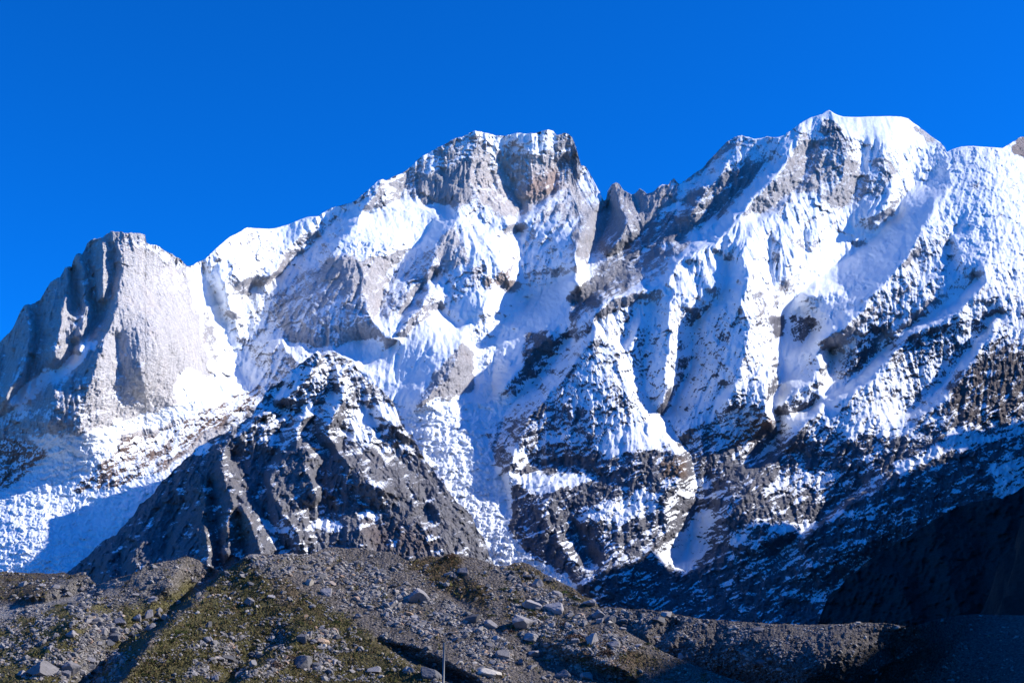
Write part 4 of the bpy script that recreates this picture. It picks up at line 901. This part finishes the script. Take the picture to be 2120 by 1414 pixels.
SINGLE = [  # u, v, w, h, kind, label, tilt
 (864,1233,50,36,'g',"long leaning grey slab boulder with black shaded flank on the upper middle scree",.5),
 (959,1181,31,20,'g',"lone blocky grey boulder below the brown hump on the skyline",None),
 (1150,1255,48,28,'g',"large striped grey boulder, right hand one of the big pair near the right crest",.3),
 (1099,1251,42,24,'g',"large wedge shaped grey boulder just left of the striped boulder",.25),
 (1080,1289,46,32,'g',"tall pointed grey boulder with a black left face, below the wedge shaped one",.35),
 (1019,1292,36,23,'g',"rounded grey boulder lying left of the tall pointed boulder",.25),
 (980,1280,36,21,'d',"dark boulder with a black square face left of the rounded boulder",None),
 (1112,1207,28,24,'g',"big dark faced boulder on the right shoulder, beside the tan boulder",None),
 (1087,1211,17,18,'t',"tan boulder wedged between grey ones on the right shoulder",None),
 (1135,1199,20,16,'d',"dark boulder on the skyline edge of the right shoulder",None),
 (1091,1193,28,12,'d',"flat dark boulder uppermost in the cluster on the right shoulder",None),
 (1152,1229,24,20,'g',"split pointed boulder below the right skyline",.6),
 (1222,1247,30,18,'g',"cracked boulder perched on the end of the right crest",None),
 (1240,1271,30,20,'g',"pale smooth slab below the perched boulder on the right crest",.5),
 (1264,1281,24,20,'d',"dark cubic boulder where the front slope meets the far moraine",.4),
 (640,1205,20,17,'p',"cream white block with dark streaks below the middle skyline",None),
 (676,1223,28,22,'g',"large slanting grey boulder right of the cream white block",.5),
 (602,1177,14,13,'g',"upright whitish block left of the cream block, higher on the slope",None),
 (522,1172,16,15,'d',"dark cubic boulder just under the top of the green ridge",None),
 (516,1245,24,20,'g',"angular grey boulder alone on the upper green slope",None),
 (561,1235,18,11,'g',"low grey boulder right of the angular one on the green slope",None),
 (627,1368,42,30,'d',"large dark rounded boulder below the rock heap at the lower middle",None),
 (625,1320,24,22,'d',"dark block at the left of the rock heap on the green slope",None),
 (668,1326,26,20,'t',"tan block at the right end of the rock heap on the green slope",None),
 (640,1313,14,18,'g',"upright grey block standing on top of the rock heap",None),
 (655,1377,22,17,'d',"small dark boulder touching the right of the large rounded one",None),
 (811,1251,27,19,'g',"pointed grey boulder with black left side amid scree right of the green slope",.3),
 (845,1270,20,11,'t',"brown boulder half in shade right of the pointed scree boulder",None),
 (1014,1391,50,24,'p',"wide pale flat topped boulder at the bottom, right of the pole",None),
 (1040,1354,32,24,'g',"pyramid shaped light grey boulder up right from the pole",None),
 (891,1394,48,26,'d',"dark sloping boulder in shade at the foot of the pole",.4),
 (85,1382,64,32,'g',"huge long striped grey boulder at the lower left corner of the slope",None),
 (144,1384,36,32,'g',"tall grey boulder with dark left face beside the huge striped one",.4),
 (307,1270,18,24,'g',"tall rounded upright boulder in the gully left of the green ridge",None),
 (284,1278,20,19,'g',"grey boulder with black left half, left of the tall upright one",None),
 (310,1297,30,22,'g',"blocky boulder at the edge of the ridge shadow below the upright one",None),
 (246,1285,32,20,'g',"broad rounded boulder in the middle of the left gully",None),
 (146,1310,25,16,'g',"smooth oval boulder on the left green slope",None),
 (47,1208,20,14,'g',"pale boulder on the dark brown slope at the far left",None),
 (87,1211,14,9,'g',"small pale boulder right of the one on the dark brown slope",None),
 (401,1201,24,13,'g',"flat pale boulder above the start of the ridge shadow",None),
 (1101,1317,38,18,'g',"pair like low double boulder under the tall pointed boulder",None),
 (1227,1320,28,30,'g',"tall pointed grey rock on the brown slope at the right",.3),
 (1380,1271,24,15,'g',"grey boulder on the crest of the far moraine",None),
 (1363,1281,30,14,'d',"dark hollowed boulder just under the crest of the far moraine",None),
 (1569,1302,22,14,'g',"light boulder in the stripes of shade on the far moraine",None),
 (1427,1360,20,15,'d',"dark boulder on the shadow line between near slope and far moraine",None),
 (1811,1328,9,7,'g',"small bluish boulder in deep shade at the lower right",None),
 (1777,1289,12,7,'p',"last sunlit white block at the right end of the far moraine crest",None),
]
for u, v, w, h, k, lab, tl in SINGLE: put_boulder(u, v, w, h, k, lab, None, tilt=tl)
ZONES = [  # polygon, label, group, kind weights
 ("-10 1180, 200 1180, 200 1215, 130 1250, -10 1256", "small grey boulder lying on the dark hummock at the far left", "boulders on the far left hummock"),
 ("-10 1256, 200 1215, 440 1150, 420 1215, 340 1290, 250 1414, -10 1414", "grey boulder strewn over the left slope and its gully", "boulders of the left slope"),
 ("440 1150, 515 1150, 640 1230, 740 1290, 800 1340, 920 1414, 250 1414, 340 1290, 420 1215", "grey boulder scattered over the green slope", "boulders of the green slope"),
 ("515 1140, 700 1130, 900 1150, 1100 1160, 1250 1260, 1600 1414, 920 1414, 800 1340, 740 1290, 640 1230", "grey boulder among the scree of the middle and right slope", "boulders of the scree slope"),
 ("1200 1255, 1800 1285, 1760 1340, 1600 1414, 1560 1414", "grey boulder on the sunlit far moraine", "boulders of the far moraine"),
 ("1780 1270, 2130 1265, 2130 1414, 1600 1414, 1760 1340", "small bluish boulder lying in the shaded valley at the right", "boulders in the shaded valley"),
]
ZP = [(P(z[0]), z[1], z[2]) for z in ZONES]
def zone_of(u, v):
    for p, lab, g in ZP:
        if inpoly(np.array([float(u)]), np.array([float(v)]), p)[0]: return lab, g
    return ZP[3][1], ZP[3][2]
MORE = P("""115 1213 18 10, 202 1229 20 10, 144 1247 10 7, 170 1253 14 9, 144 1256 16 12, 104 1281 16 9, 208 1291 18 12, 227 1295 16 10, 325 1270 16 12, 341 1276 18 15, 329 1261 14 10,
316 1239 22 14, 280 1231 16 8, 302 1215 14 9, 410 1232 12 14, 432 1292 12 16, 238 1317 22 16, 225 1328 22 12, 204 1330 14 9, 212 1319 14 10, 138 1394 20 18, 165 1390 20 14, 210 1406 22 14, 187 1364 22 10, 42 1393 22 14,
104 1341 12 14, 116 1315 16 12, 195 1273 18 10, 180 1284 14 12, 368 1246 12 10, 187 1380 22 14, 202 1384 22 14, 414 1207 12 9, 433 1323 18 14, 4 1337 12 14, 57 1239 12 8, 660 1169 16 12, 520 1208 14 12, 485 1226 10 8,
585 1226 16 8, 619 1260 14 9, 602 1272 10 6, 742 1274 16 10, 805 1290 18 11, 800 1271 9 12, 616 1217 11 6, 648 1327 18 12, 665 1340 16 10, 524 1373 15 18, 568 1341 24 10, 470 1361 28 12, 495 1395 20 14, 445 1403 16 18,
774 1386 30 14, 428 1324 18 14, 416 1328 16 10, 440 1330 14 10, 693 1369 16 12, 1112 1194 12 9, 1106 1286 24 10, 1028 1321 16 13, 949 1322 28 12, 936 1311 20 8, 976 1353 18 8, 1078 1369 14 14, 1108 1352 28 14, 1133 1362 16 9,
1133 1333 20 10, 1165 1394 34 18, 1214 1398 26 18, 1176 1292 14 12, 849 1386 22 14, 1242 1284 16 12, 1427 1284 16 12, 1274 1333 30 13, 1410 1358 12 16, 1323 1337 16 9, 1578 1369 22 12, 1334 1264 10 7, 1880 1321 8 4,
1781 1400 9 5, 1973 1392 9 9, 1848 1356 6 5, 2032 1362 14 6, 765 1171 9 8, 790 1180 10 8, 840 1206 10 8, 925 1209 13 10, 1010 1212 12 9, 1060 1222 14 9, 985 1240 10 8, 1180 1272 14 10, 1210 1290 14 12, 1190 1325 18 12, 1100 1380 18 10, 1290 1300 16 9""")
n_b = len(SINGLE)
for q in MORE:
    lab, g = zone_of(q[0], q[1])
    put_boulder(q[0], q[1], q[2] * 1.05, q[3] * 1.1, 'd' if rnd.random() < .25 else 'g', lab, g); n_b += 1
DENS = [("160 1215, 215 1212, 260 1280, 300 1300, 240 1414, 120 1414, 170 1320", 5), ("640 1200, 720 1150, 900 1230, 1000 1280, 1100 1330, 1050 1410, 950 1340, 800 1290, 720 1250", 6),
        ("1040 1180, 1230 1260, 1330 1340, 1200 1400, 1080 1330", 4), ("-10 1260, 200 1250, 180 1410, -10 1410", 3), ("420 1310, 700 1300, 760 1410, 380 1410", 3), ("1250 1262, 1780 1292, 1600 1400, 1440 1370", 3), ("500 1150, 700 1140, 700 1200, 560 1190", 4)]
DP = [(P(a), w) for a, w in DENS]
def density(u, v):
    d = np.full(u.shape, 0.6)
    for p, w in DP: d = np.where(inpoly(u, v, p), np.maximum(d, w), d)
    d = d * np.where(u > 1640, 0.5, 1.0)
    return d
def sample(n, seed, power=1.0):
    r = np.random.default_rng(seed); out = []
    while len(out) < n:
        u = r.uniform(-10, 2130, 4000); v = r.uniform(1130, 1416, 4000)
        top = np.where(u < 1240, interp(MOR_SIL, u), interp(BACK_SIL, u)) + 2
        cl = np.clip(0.4 + 1.6 * fbm(u / 50, v / 25, 3, 91), 0.05, 2)
        ok = (v > top) & (r.uniform(0, 9, 4000) < (density(u, v) ** power) * cl)
        out += list(zip(u[ok], v[ok]))
    return out[:n]
for u, v in sample(300 - n_b, 3):
    w = 7 + rnd.expovariate(1 / 3.2); w = min(w, 18) * (0.7 if u > 1350 else 1)
    lab, g = zone_of(u, v)
    put_boulder(u, v, w, w * rnd.uniform(.55, .85), rnd.choice('ggdddtp') if rnd.random() < .7 else 'g', lab, g)

def build_stones(name, n, seed, smin, smean, mat, stuff_label=None):
    r = np.random.default_rng(seed); pts = np.array(sample(n, seed + 5, 1.0))
    u, v = pts[:, 0], pts[:, 1]
    front = v > interp(MOR_SIL, u) + 1
    Yf = mo.dist(u, v); Yb = bk.dist(u, v); Y = np.where(front, Yf, Yb)
    x, y, z = world_pt(u, v, Y)
    s = (smin + r.exponential(smean, n)) * Y / FPX / 2 * np.where(u > 1300, .8, 1)
    shapes = [rock_shape(300 + i, 6, ICO1) for i in range(10)]
    nv = len(ICO1[0]); k = r.integers(0, 10, n)
    base = np.stack(shapes)[k]
    sc = np.stack([s * r.uniform(.8, 1.3, n), s * r.uniform(.8, 1.3, n), s * r.uniform(.5, .9, n)], -1)
    base = base * sc[:, None, :]
    a = r.uniform(0, 6.28, n); ca, sa = np.cos(a)[:, None], np.sin(a)[:, None]
    bx = base[..., 0] * ca - base[..., 1] * sa; by = base[..., 0] * sa + base[..., 1] * ca
    tl = r.uniform(-.5, .5, n)[:, None]; bz = base[..., 2] + bx * tl
    co = np.stack([bx + x[:, None], by + y[:, None], bz + z[:, None] + (s * .15)[:, None]], -1).reshape(-1, 3)
    f = (ICO1[1][None] + (np.arange(n) * nv)[:, None, None]).reshape(-1, 3)
    o = mesh_obj(name, co, f, mat, smooth=False); o["kind"] = "stuff"
    return o
def stones_mat():
    m, nt, b = nodes_of("scattered_stone")
    tc = nt.nodes.new("ShaderNodeTexCoord").outputs["Object"]
    g = nt.nodes.new("ShaderNodeNewGeometry")
    w = noise(nt, 0.8, 2, 0.5, tc)
    cr = nt.nodes.new("ShaderNodeValToRGB"); e = cr.color_ramp.elements
    e[0].position = 0; e[0].color = (.10, .098, .10, 1); e[1].position = 1; e[1].color = (.36, .335, .31, 1)
    x = e.new(.45); x.color = (.21, .20, .20, 1); x = e.new(.8); x.color = (.30, .28, .265, 1); x = e.new(.86); x.color = (.36, .24, .17, 1); x = e.new(.9); x.color = (.36, .335, .31, 1)
    nt.links.new(g.outputs["Random Per Island"], cr.inputs[0])
    nt.links.new(mix_c(nt, 1.0, cr.outputs[0], math_n(nt, 'MULTIPLY_ADD', w.outputs[0], .8, .6), 'MULTIPLY'), b.inputs["Base Color"])
    b.inputs["Roughness"].default_value = .95; b.inputs["Specular IOR Level"].default_value = .1
    return m
build_stones("scattered_stones", 38000, 11, 1.8, 2.1, stones_mat())

# grass tufts and heath, uncountable
def build_tufts(n, seed):
    r = np.random.default_rng(seed)
    u = r.uniform(-10, 1500, n * 3); v = r.uniform(1140, 1418, n * 3)
    g = mo.at(mo.F['snow'], u, v) + 0.5 * fbm(u / 30, v / 16, 3, 44)
    ok = (v > interp(MOR_SIL, u) + 2) & (r.uniform(0.1, 1.0, n * 3) < g)
    u, v = u[ok][:n], v[ok][:n]; n = len(u)
    Y = mo.dist(u, v); x, y, z = world_pt(u, v, Y); s = (1.1 + r.exponential(1.5, n)) * Y / FPX
    B = 5
    verts = np.zeros((n, B, 3, 3))
    for k in range(B):
        a = r.uniform(0, 6.28, n); ln = s * r.uniform(.5, 1.0, n); wd = s * .28
        bx = x + r.normal(0, .5, n) * s; by = y + r.normal(0, .5, n) * s
        verts[:, k, 0] = np.stack([bx - np.cos(a) * wd, by - np.sin(a) * wd, z - .05], -1); verts[:, k, 1] = np.stack([bx + np.cos(a) * wd, by + np.sin(a) * wd, z - .05], -1)
        verts[:, k, 2] = np.stack([bx + r.normal(0, .5, n) * ln, by + r.normal(0, .5, n) * ln, z + ln * .9], -1)
    m, nt, b = nodes_of("dry_grass")
    ge = nt.nodes.new("ShaderNodeNewGeometry"); tc = nt.nodes.new("ShaderNodeTexCoord").outputs["Object"]
    cr = nt.nodes.new("ShaderNodeValToRGB"); e = cr.color_ramp.elements
    e[0].color = (.055, .07, .02, 1); e[1].color = (.20, .17, .075, 1); q = e.new(.4); q.color = (.12, .115, .04, 1); q = e.new(.75); q.color = (.13, .085, .05, 1)
    f = math_n(nt, 'ADD', math_n(nt, 'MULTIPLY', ge.outputs["Random Per Island"], .5), math_n(nt, 'MULTIPLY', noise(nt, .06, 4, .6, tc).outputs[0], .55))
    nt.links.new(f, cr.inputs[0]); nt.links.new(cr.outputs[0], b.inputs["Base Color"]); b.inputs["Roughness"].default_value = .9; b.inputs["Specular IOR Level"].default_value = .1
    o = mesh_obj("grass", verts.reshape(-1, 3), np.arange(n * B * 3).reshape(-1, 3), m, smooth=False); o["kind"] = "stuff"
build_tufts(24000, 5)

# low shrubs: a mat of small leaves over woody stems
def shrub_mesh(seed, mat_leaf, mat_wood):
    r = np.random.default_rng(seed); n = 420
    a = r.uniform(0, 6.28, n); rr = np.sqrt(r.uniform(0, 1, n)); x = np.cos(a) * rr; y = np.sin(a) * rr
    lump = 0.75 + 0.35 * pnoise(x * 2.2 + seed, y * 2.2, seed)
    z = np.sqrt(np.clip(1 - rr ** 2, 0, 1)) * lump * r.uniform(.55, 1.0, n); x = x * (lump + .2); y = y * (lump + .2)
    c = np.stack([x, y, z], -1); d1 = r.normal(size=(n, 3)); d1 /= np.linalg.norm(d1, axis=1)[:, None]; d2 = np.cross(d1, r.normal(size=(n, 3))); d2 /= np.linalg.norm(d2, axis=1)[:, None]
    s = r.uniform(.05, .12, n)[:, None]
    co = np.stack([c - d1 * s, c + d2 * s * .6, c + d1 * s, c - d2 * s * .6], 1).reshape(-1, 3); f = np.arange(n * 4).reshape(-1, 4)
    co[:, 2] = np.maximum(co[:, 2], -.05)
    o = mesh_obj("foliage", co, f, mat_leaf, smooth=False); me = o.data; bpy.data.objects.remove(o)
    # stems
    vs, fs = [], []
    for k in range(9):
        a = k * .7; e = np.array([math.cos(a) * .6, math.sin(a) * .6, .55]); b0 = np.array([math.cos(a) * .06, math.sin(a) * .06, -.2]); w = .03
        i = len(vs)
        for p, q in ((b0, w), (e, w * .4)):
            for t in range(4): vs.append(p + q * np.array([math.cos(t * 1.57), math.sin(t * 1.57), 0]))
        for t in range(4): fs.append((i + t, i + (t + 1) % 4, i + 4 + (t + 1) % 4, i + 4 + t))
    o = mesh_obj("stem", np.array(vs), np.array(fs), mat_wood, smooth=False); me2 = o.data; bpy.data.objects.remove(o)
    return me, me2
M_LEAF = simple_mat("shrub_leaf", (.050, .075, .022, 1), var=.3); M_LEAFB = simple_mat("shrub_leaf_brown", (.10, .062, .045, 1), var=.3); M_WOOD = simple_mat("shrub_wood", (.10, .07, .05, 1))
SHR = [shrub_mesh(i, M_LEAF, M_WOOD) for i in range(5)] + [shrub_mesh(9 + i, M_LEAFB, M_WOOD) for i in range(2)]
def put_shrub(u, v, w, h, kind, label, group):
    (x, y, z), Y = ground_pt(u, v + h * .4); s = Y / FPX
    e = bpy.data.objects.new("shrub", None); col.objects.link(e)
    e.location = (x, y + w * s * .15, z - .05); e.scale = (w * s / 2, w * s / 2.6, h * s); e.rotation_euler = (0, 0, rnd.uniform(-.4, .4))
    e["label"] = label; e["category"] = "shrub"
    if group: e["group"] = group
    a, b = SHR[rnd.randrange(5) if kind == 'g' else 5 + rnd.randrange(2)]
    for nm, me in (("foliage", a), ("stem", b)):
        o = bpy.data.objects.new(nm, me); col.objects.link(o); o.parent = e
SHRUBS = P("""481 1196 22 6, 489 1211 20 6, 505 1203 18 5, 533 1238 12 5, 570 1251 22 6, 472 1257 20 5, 494 1260 18 5, 506 1275 16 4, 593 1284 10 5, 624 1289 18 8, 631 1240 16 7, 695 1287 20 10, 716 1291 16 6, 680 1295 14 5,
744 1308 20 7, 640 1302 12 4, 652 1309 12 4, 700 1341 30 12, 750 1341 22 10, 790 1385 22 10, 805 1393 16 8, 605 1342 24 12, 625 1352 24 10, 590 1352 18 8, 524 1341 24 6, 414 1337 22 8, 415 1360 26 8, 354 1292 18 8, 371 1307 44 10, 357 1313 30 9,
381 1319 24 7, 388 1293 20 8, 325 1330 26 8, 330 1350 30 9, 309 1367 34 10, 350 1325 22 7, 345 1400 26 8, 300 1395 24 8, 1043 1219 26 12, 1100 1263 18 8, 1124 1277 26 12, 1165 1226 34 12, 1185 1236 30 10, 1155 1324 16 8, 1202 1323 16 9,
1213 1341 14 8, 1285 1354 14 7, 1195 1240 22 8, 1020 1273 24 8, 1030 1344 24 10, 1125 1366 20 7, 1098 1331 22 8, 993 1359 14 5, 1340 1332 26 9, 420 1300 24 7, 270 1366 20 7, 178 1237 18 7, 120 1252 20 6, 90 1314 22 7, 40 1330 24 7, 66 1352 26 8, 20 1360 22 7""")
for i, q in enumerate(SHRUBS):
    if q[0] > 1000: lab, g = "low dark green shrub on the brown and grey right slope", "shrubs of the right slope"
    elif q[0] < 290 : lab, g = "low olive shrub on the left slope", "shrubs of the left slope"
    else: lab, g = "low dark green shrub mat on the green ridge slope", "shrubs of the green ridge"
    put_shrub(q[0], q[1], q[2], q[3] * .8, 'g', lab, g)
for u, v, w, h, lab in [(568,1374,36,20,"rounded russet bush at the lower middle beside the small ridge shadow"), (600,1360,24,12,"smaller reddish bush right above the rounded russet bush"), (1190,1318,46,18,"wide brown bush on the right slope beside the tall pointed rock"),
                        (1255,1350,40,18,"dark brown bush at the foot of the right slope"), (1170,1290,24,10,"small brown bush above the wide one on the right slope"), (933,1150,34,12,"orange brown bush on the skyline above the lone blocky boulder"), (1052,1305,30,12,"brown bush below the rounded boulder on the scree")]:
    put_shrub(u, v, w, h, 'b', lab, None)

# ------------------------------------------------------------------ metal pole close to the camera
def build_pole():
    Yp = 100.0
    x, y, z0 = world_pt(916, 1440, Yp); _, _, zt = world_pt(919, 1329, Yp)
    e = bpy.data.objects.new("metal_pole", None); col.objects.link(e); e.location = (x, y, -0.7)
    e["label"] = "thin grey metal pole standing upright in front of the moraine"; e["category"] = "pole"
    m, nt, b = nodes_of("galvanised_steel"); b.inputs["Base Color"].default_value = (.30, .32, .36, 1); b.inputs["Metallic"].default_value = .4; b.inputs["Roughness"].default_value = .5
    n = noise(nt, 6, 3, .6, nt.nodes.new("ShaderNodeTexCoord").outputs["Object"]); nt.links.new(mix_c(nt, n.outputs[0], (.07, .08, .10, 1), (.13, .14, .16, 1)), b.inputs["Base Color"])
    def tube(name, prof, xtop=0.0):
        vs, fs = [], []; N = 20; zmax = prof[-1][1]
        for r_, z_ in prof:
            for k in range(N): vs.append((math.cos(k * 2 * math.pi / N) * r_ + xtop * z_, math.sin(k * 2 * math.pi / N) * r_, z_))
        for i in range(len(prof) - 1):
            for k in range(N): fs.append((i * N + k, i * N + (k + 1) % N, (i + 1) * N + (k + 1) % N, (i + 1) * N + k))
        o = mesh_obj(name, np.array(vs), np.array(fs), m); o.parent = e; return o
    H = zt + 0.7; r = 0.085
    tube("shaft", [(r * 1.15, 0), (r * 1.15, H * .5), (r, H * .5 + .01), (r * .9, H - .05)], .012)
    tube("cap", [(r * .98, H - .06), (r * 1.0, H - .03), (r * .8, H + .0), (0.001, H + .02)], .012)
    tube("base_plate", [(0.22, -.02), (0.22, .03), (0.13, .04), (0.12, .25), (.001, .26)])
build_pole()

# ------------------------------------------------------------------ the soaring bird
def build_bird():
    Y = 260.0; x, y, z = world_pt(652, 929, Y); s = Y / FPX
    # body, wings and tail as one continuous surface: cross-sections from one wing tip to the other
    span = 21 * s
    prof = []   # (along span, height, fore-aft centre, chord, thickness)
    for t in np.linspace(-1, 1, 41):
        a = abs(t); hgt = 0.20 * span * (a ** 1.2) * (0.9 if t < 0 else .25) - 0.02 * span + (-.06 * span if t < -.9 else 0)
        chord = span * (.20 * (1 - .55 * a ** 2)) if a > .1 else span * .55
        th = span * (.075 * math.exp(-(a / .09) ** 2) + .012)
        prof.append((t * span / 2, hgt, (-.04 * span * a) + (-.08 * span if a <= .1 else 0), chord, th))
    vs, fs = [], []; N = 10
    for px, hz, fc, ch, th in prof:
        for k in range(N):
            q = 2 * math.pi * k / N; vs.append((px, fc + math.cos(q) * ch / 2, hz + math.sin(q) * th / 2))
    for i in range(len(prof) - 1):
        for k in range(N): fs.append((i * N + k, i * N + (k + 1) % N, (i + 1) * N + (k + 1) % N, (i + 1) * N + k))
    m, nt, b = nodes_of("dark_feather"); n = noise(nt, 20, 3, .6, nt.nodes.new("ShaderNodeTexCoord").outputs["Object"])
    nt.links.new(mix_c(nt, n.outputs[0], (.012, .009, .008, 1), (.03, .024, .02, 1)), b.inputs["Base Color"]); b.inputs["Roughness"].default_value = .8
    o = mesh_obj("bird", np.array(vs), np.array(fs), m); o.location = (x, y, z); o.rotation_euler = (0.85, 0.06, 0.12)
    o["label"] = "dark bird of prey gliding in front of the triangular peak"; o["category"] = "bird"
build_bird()
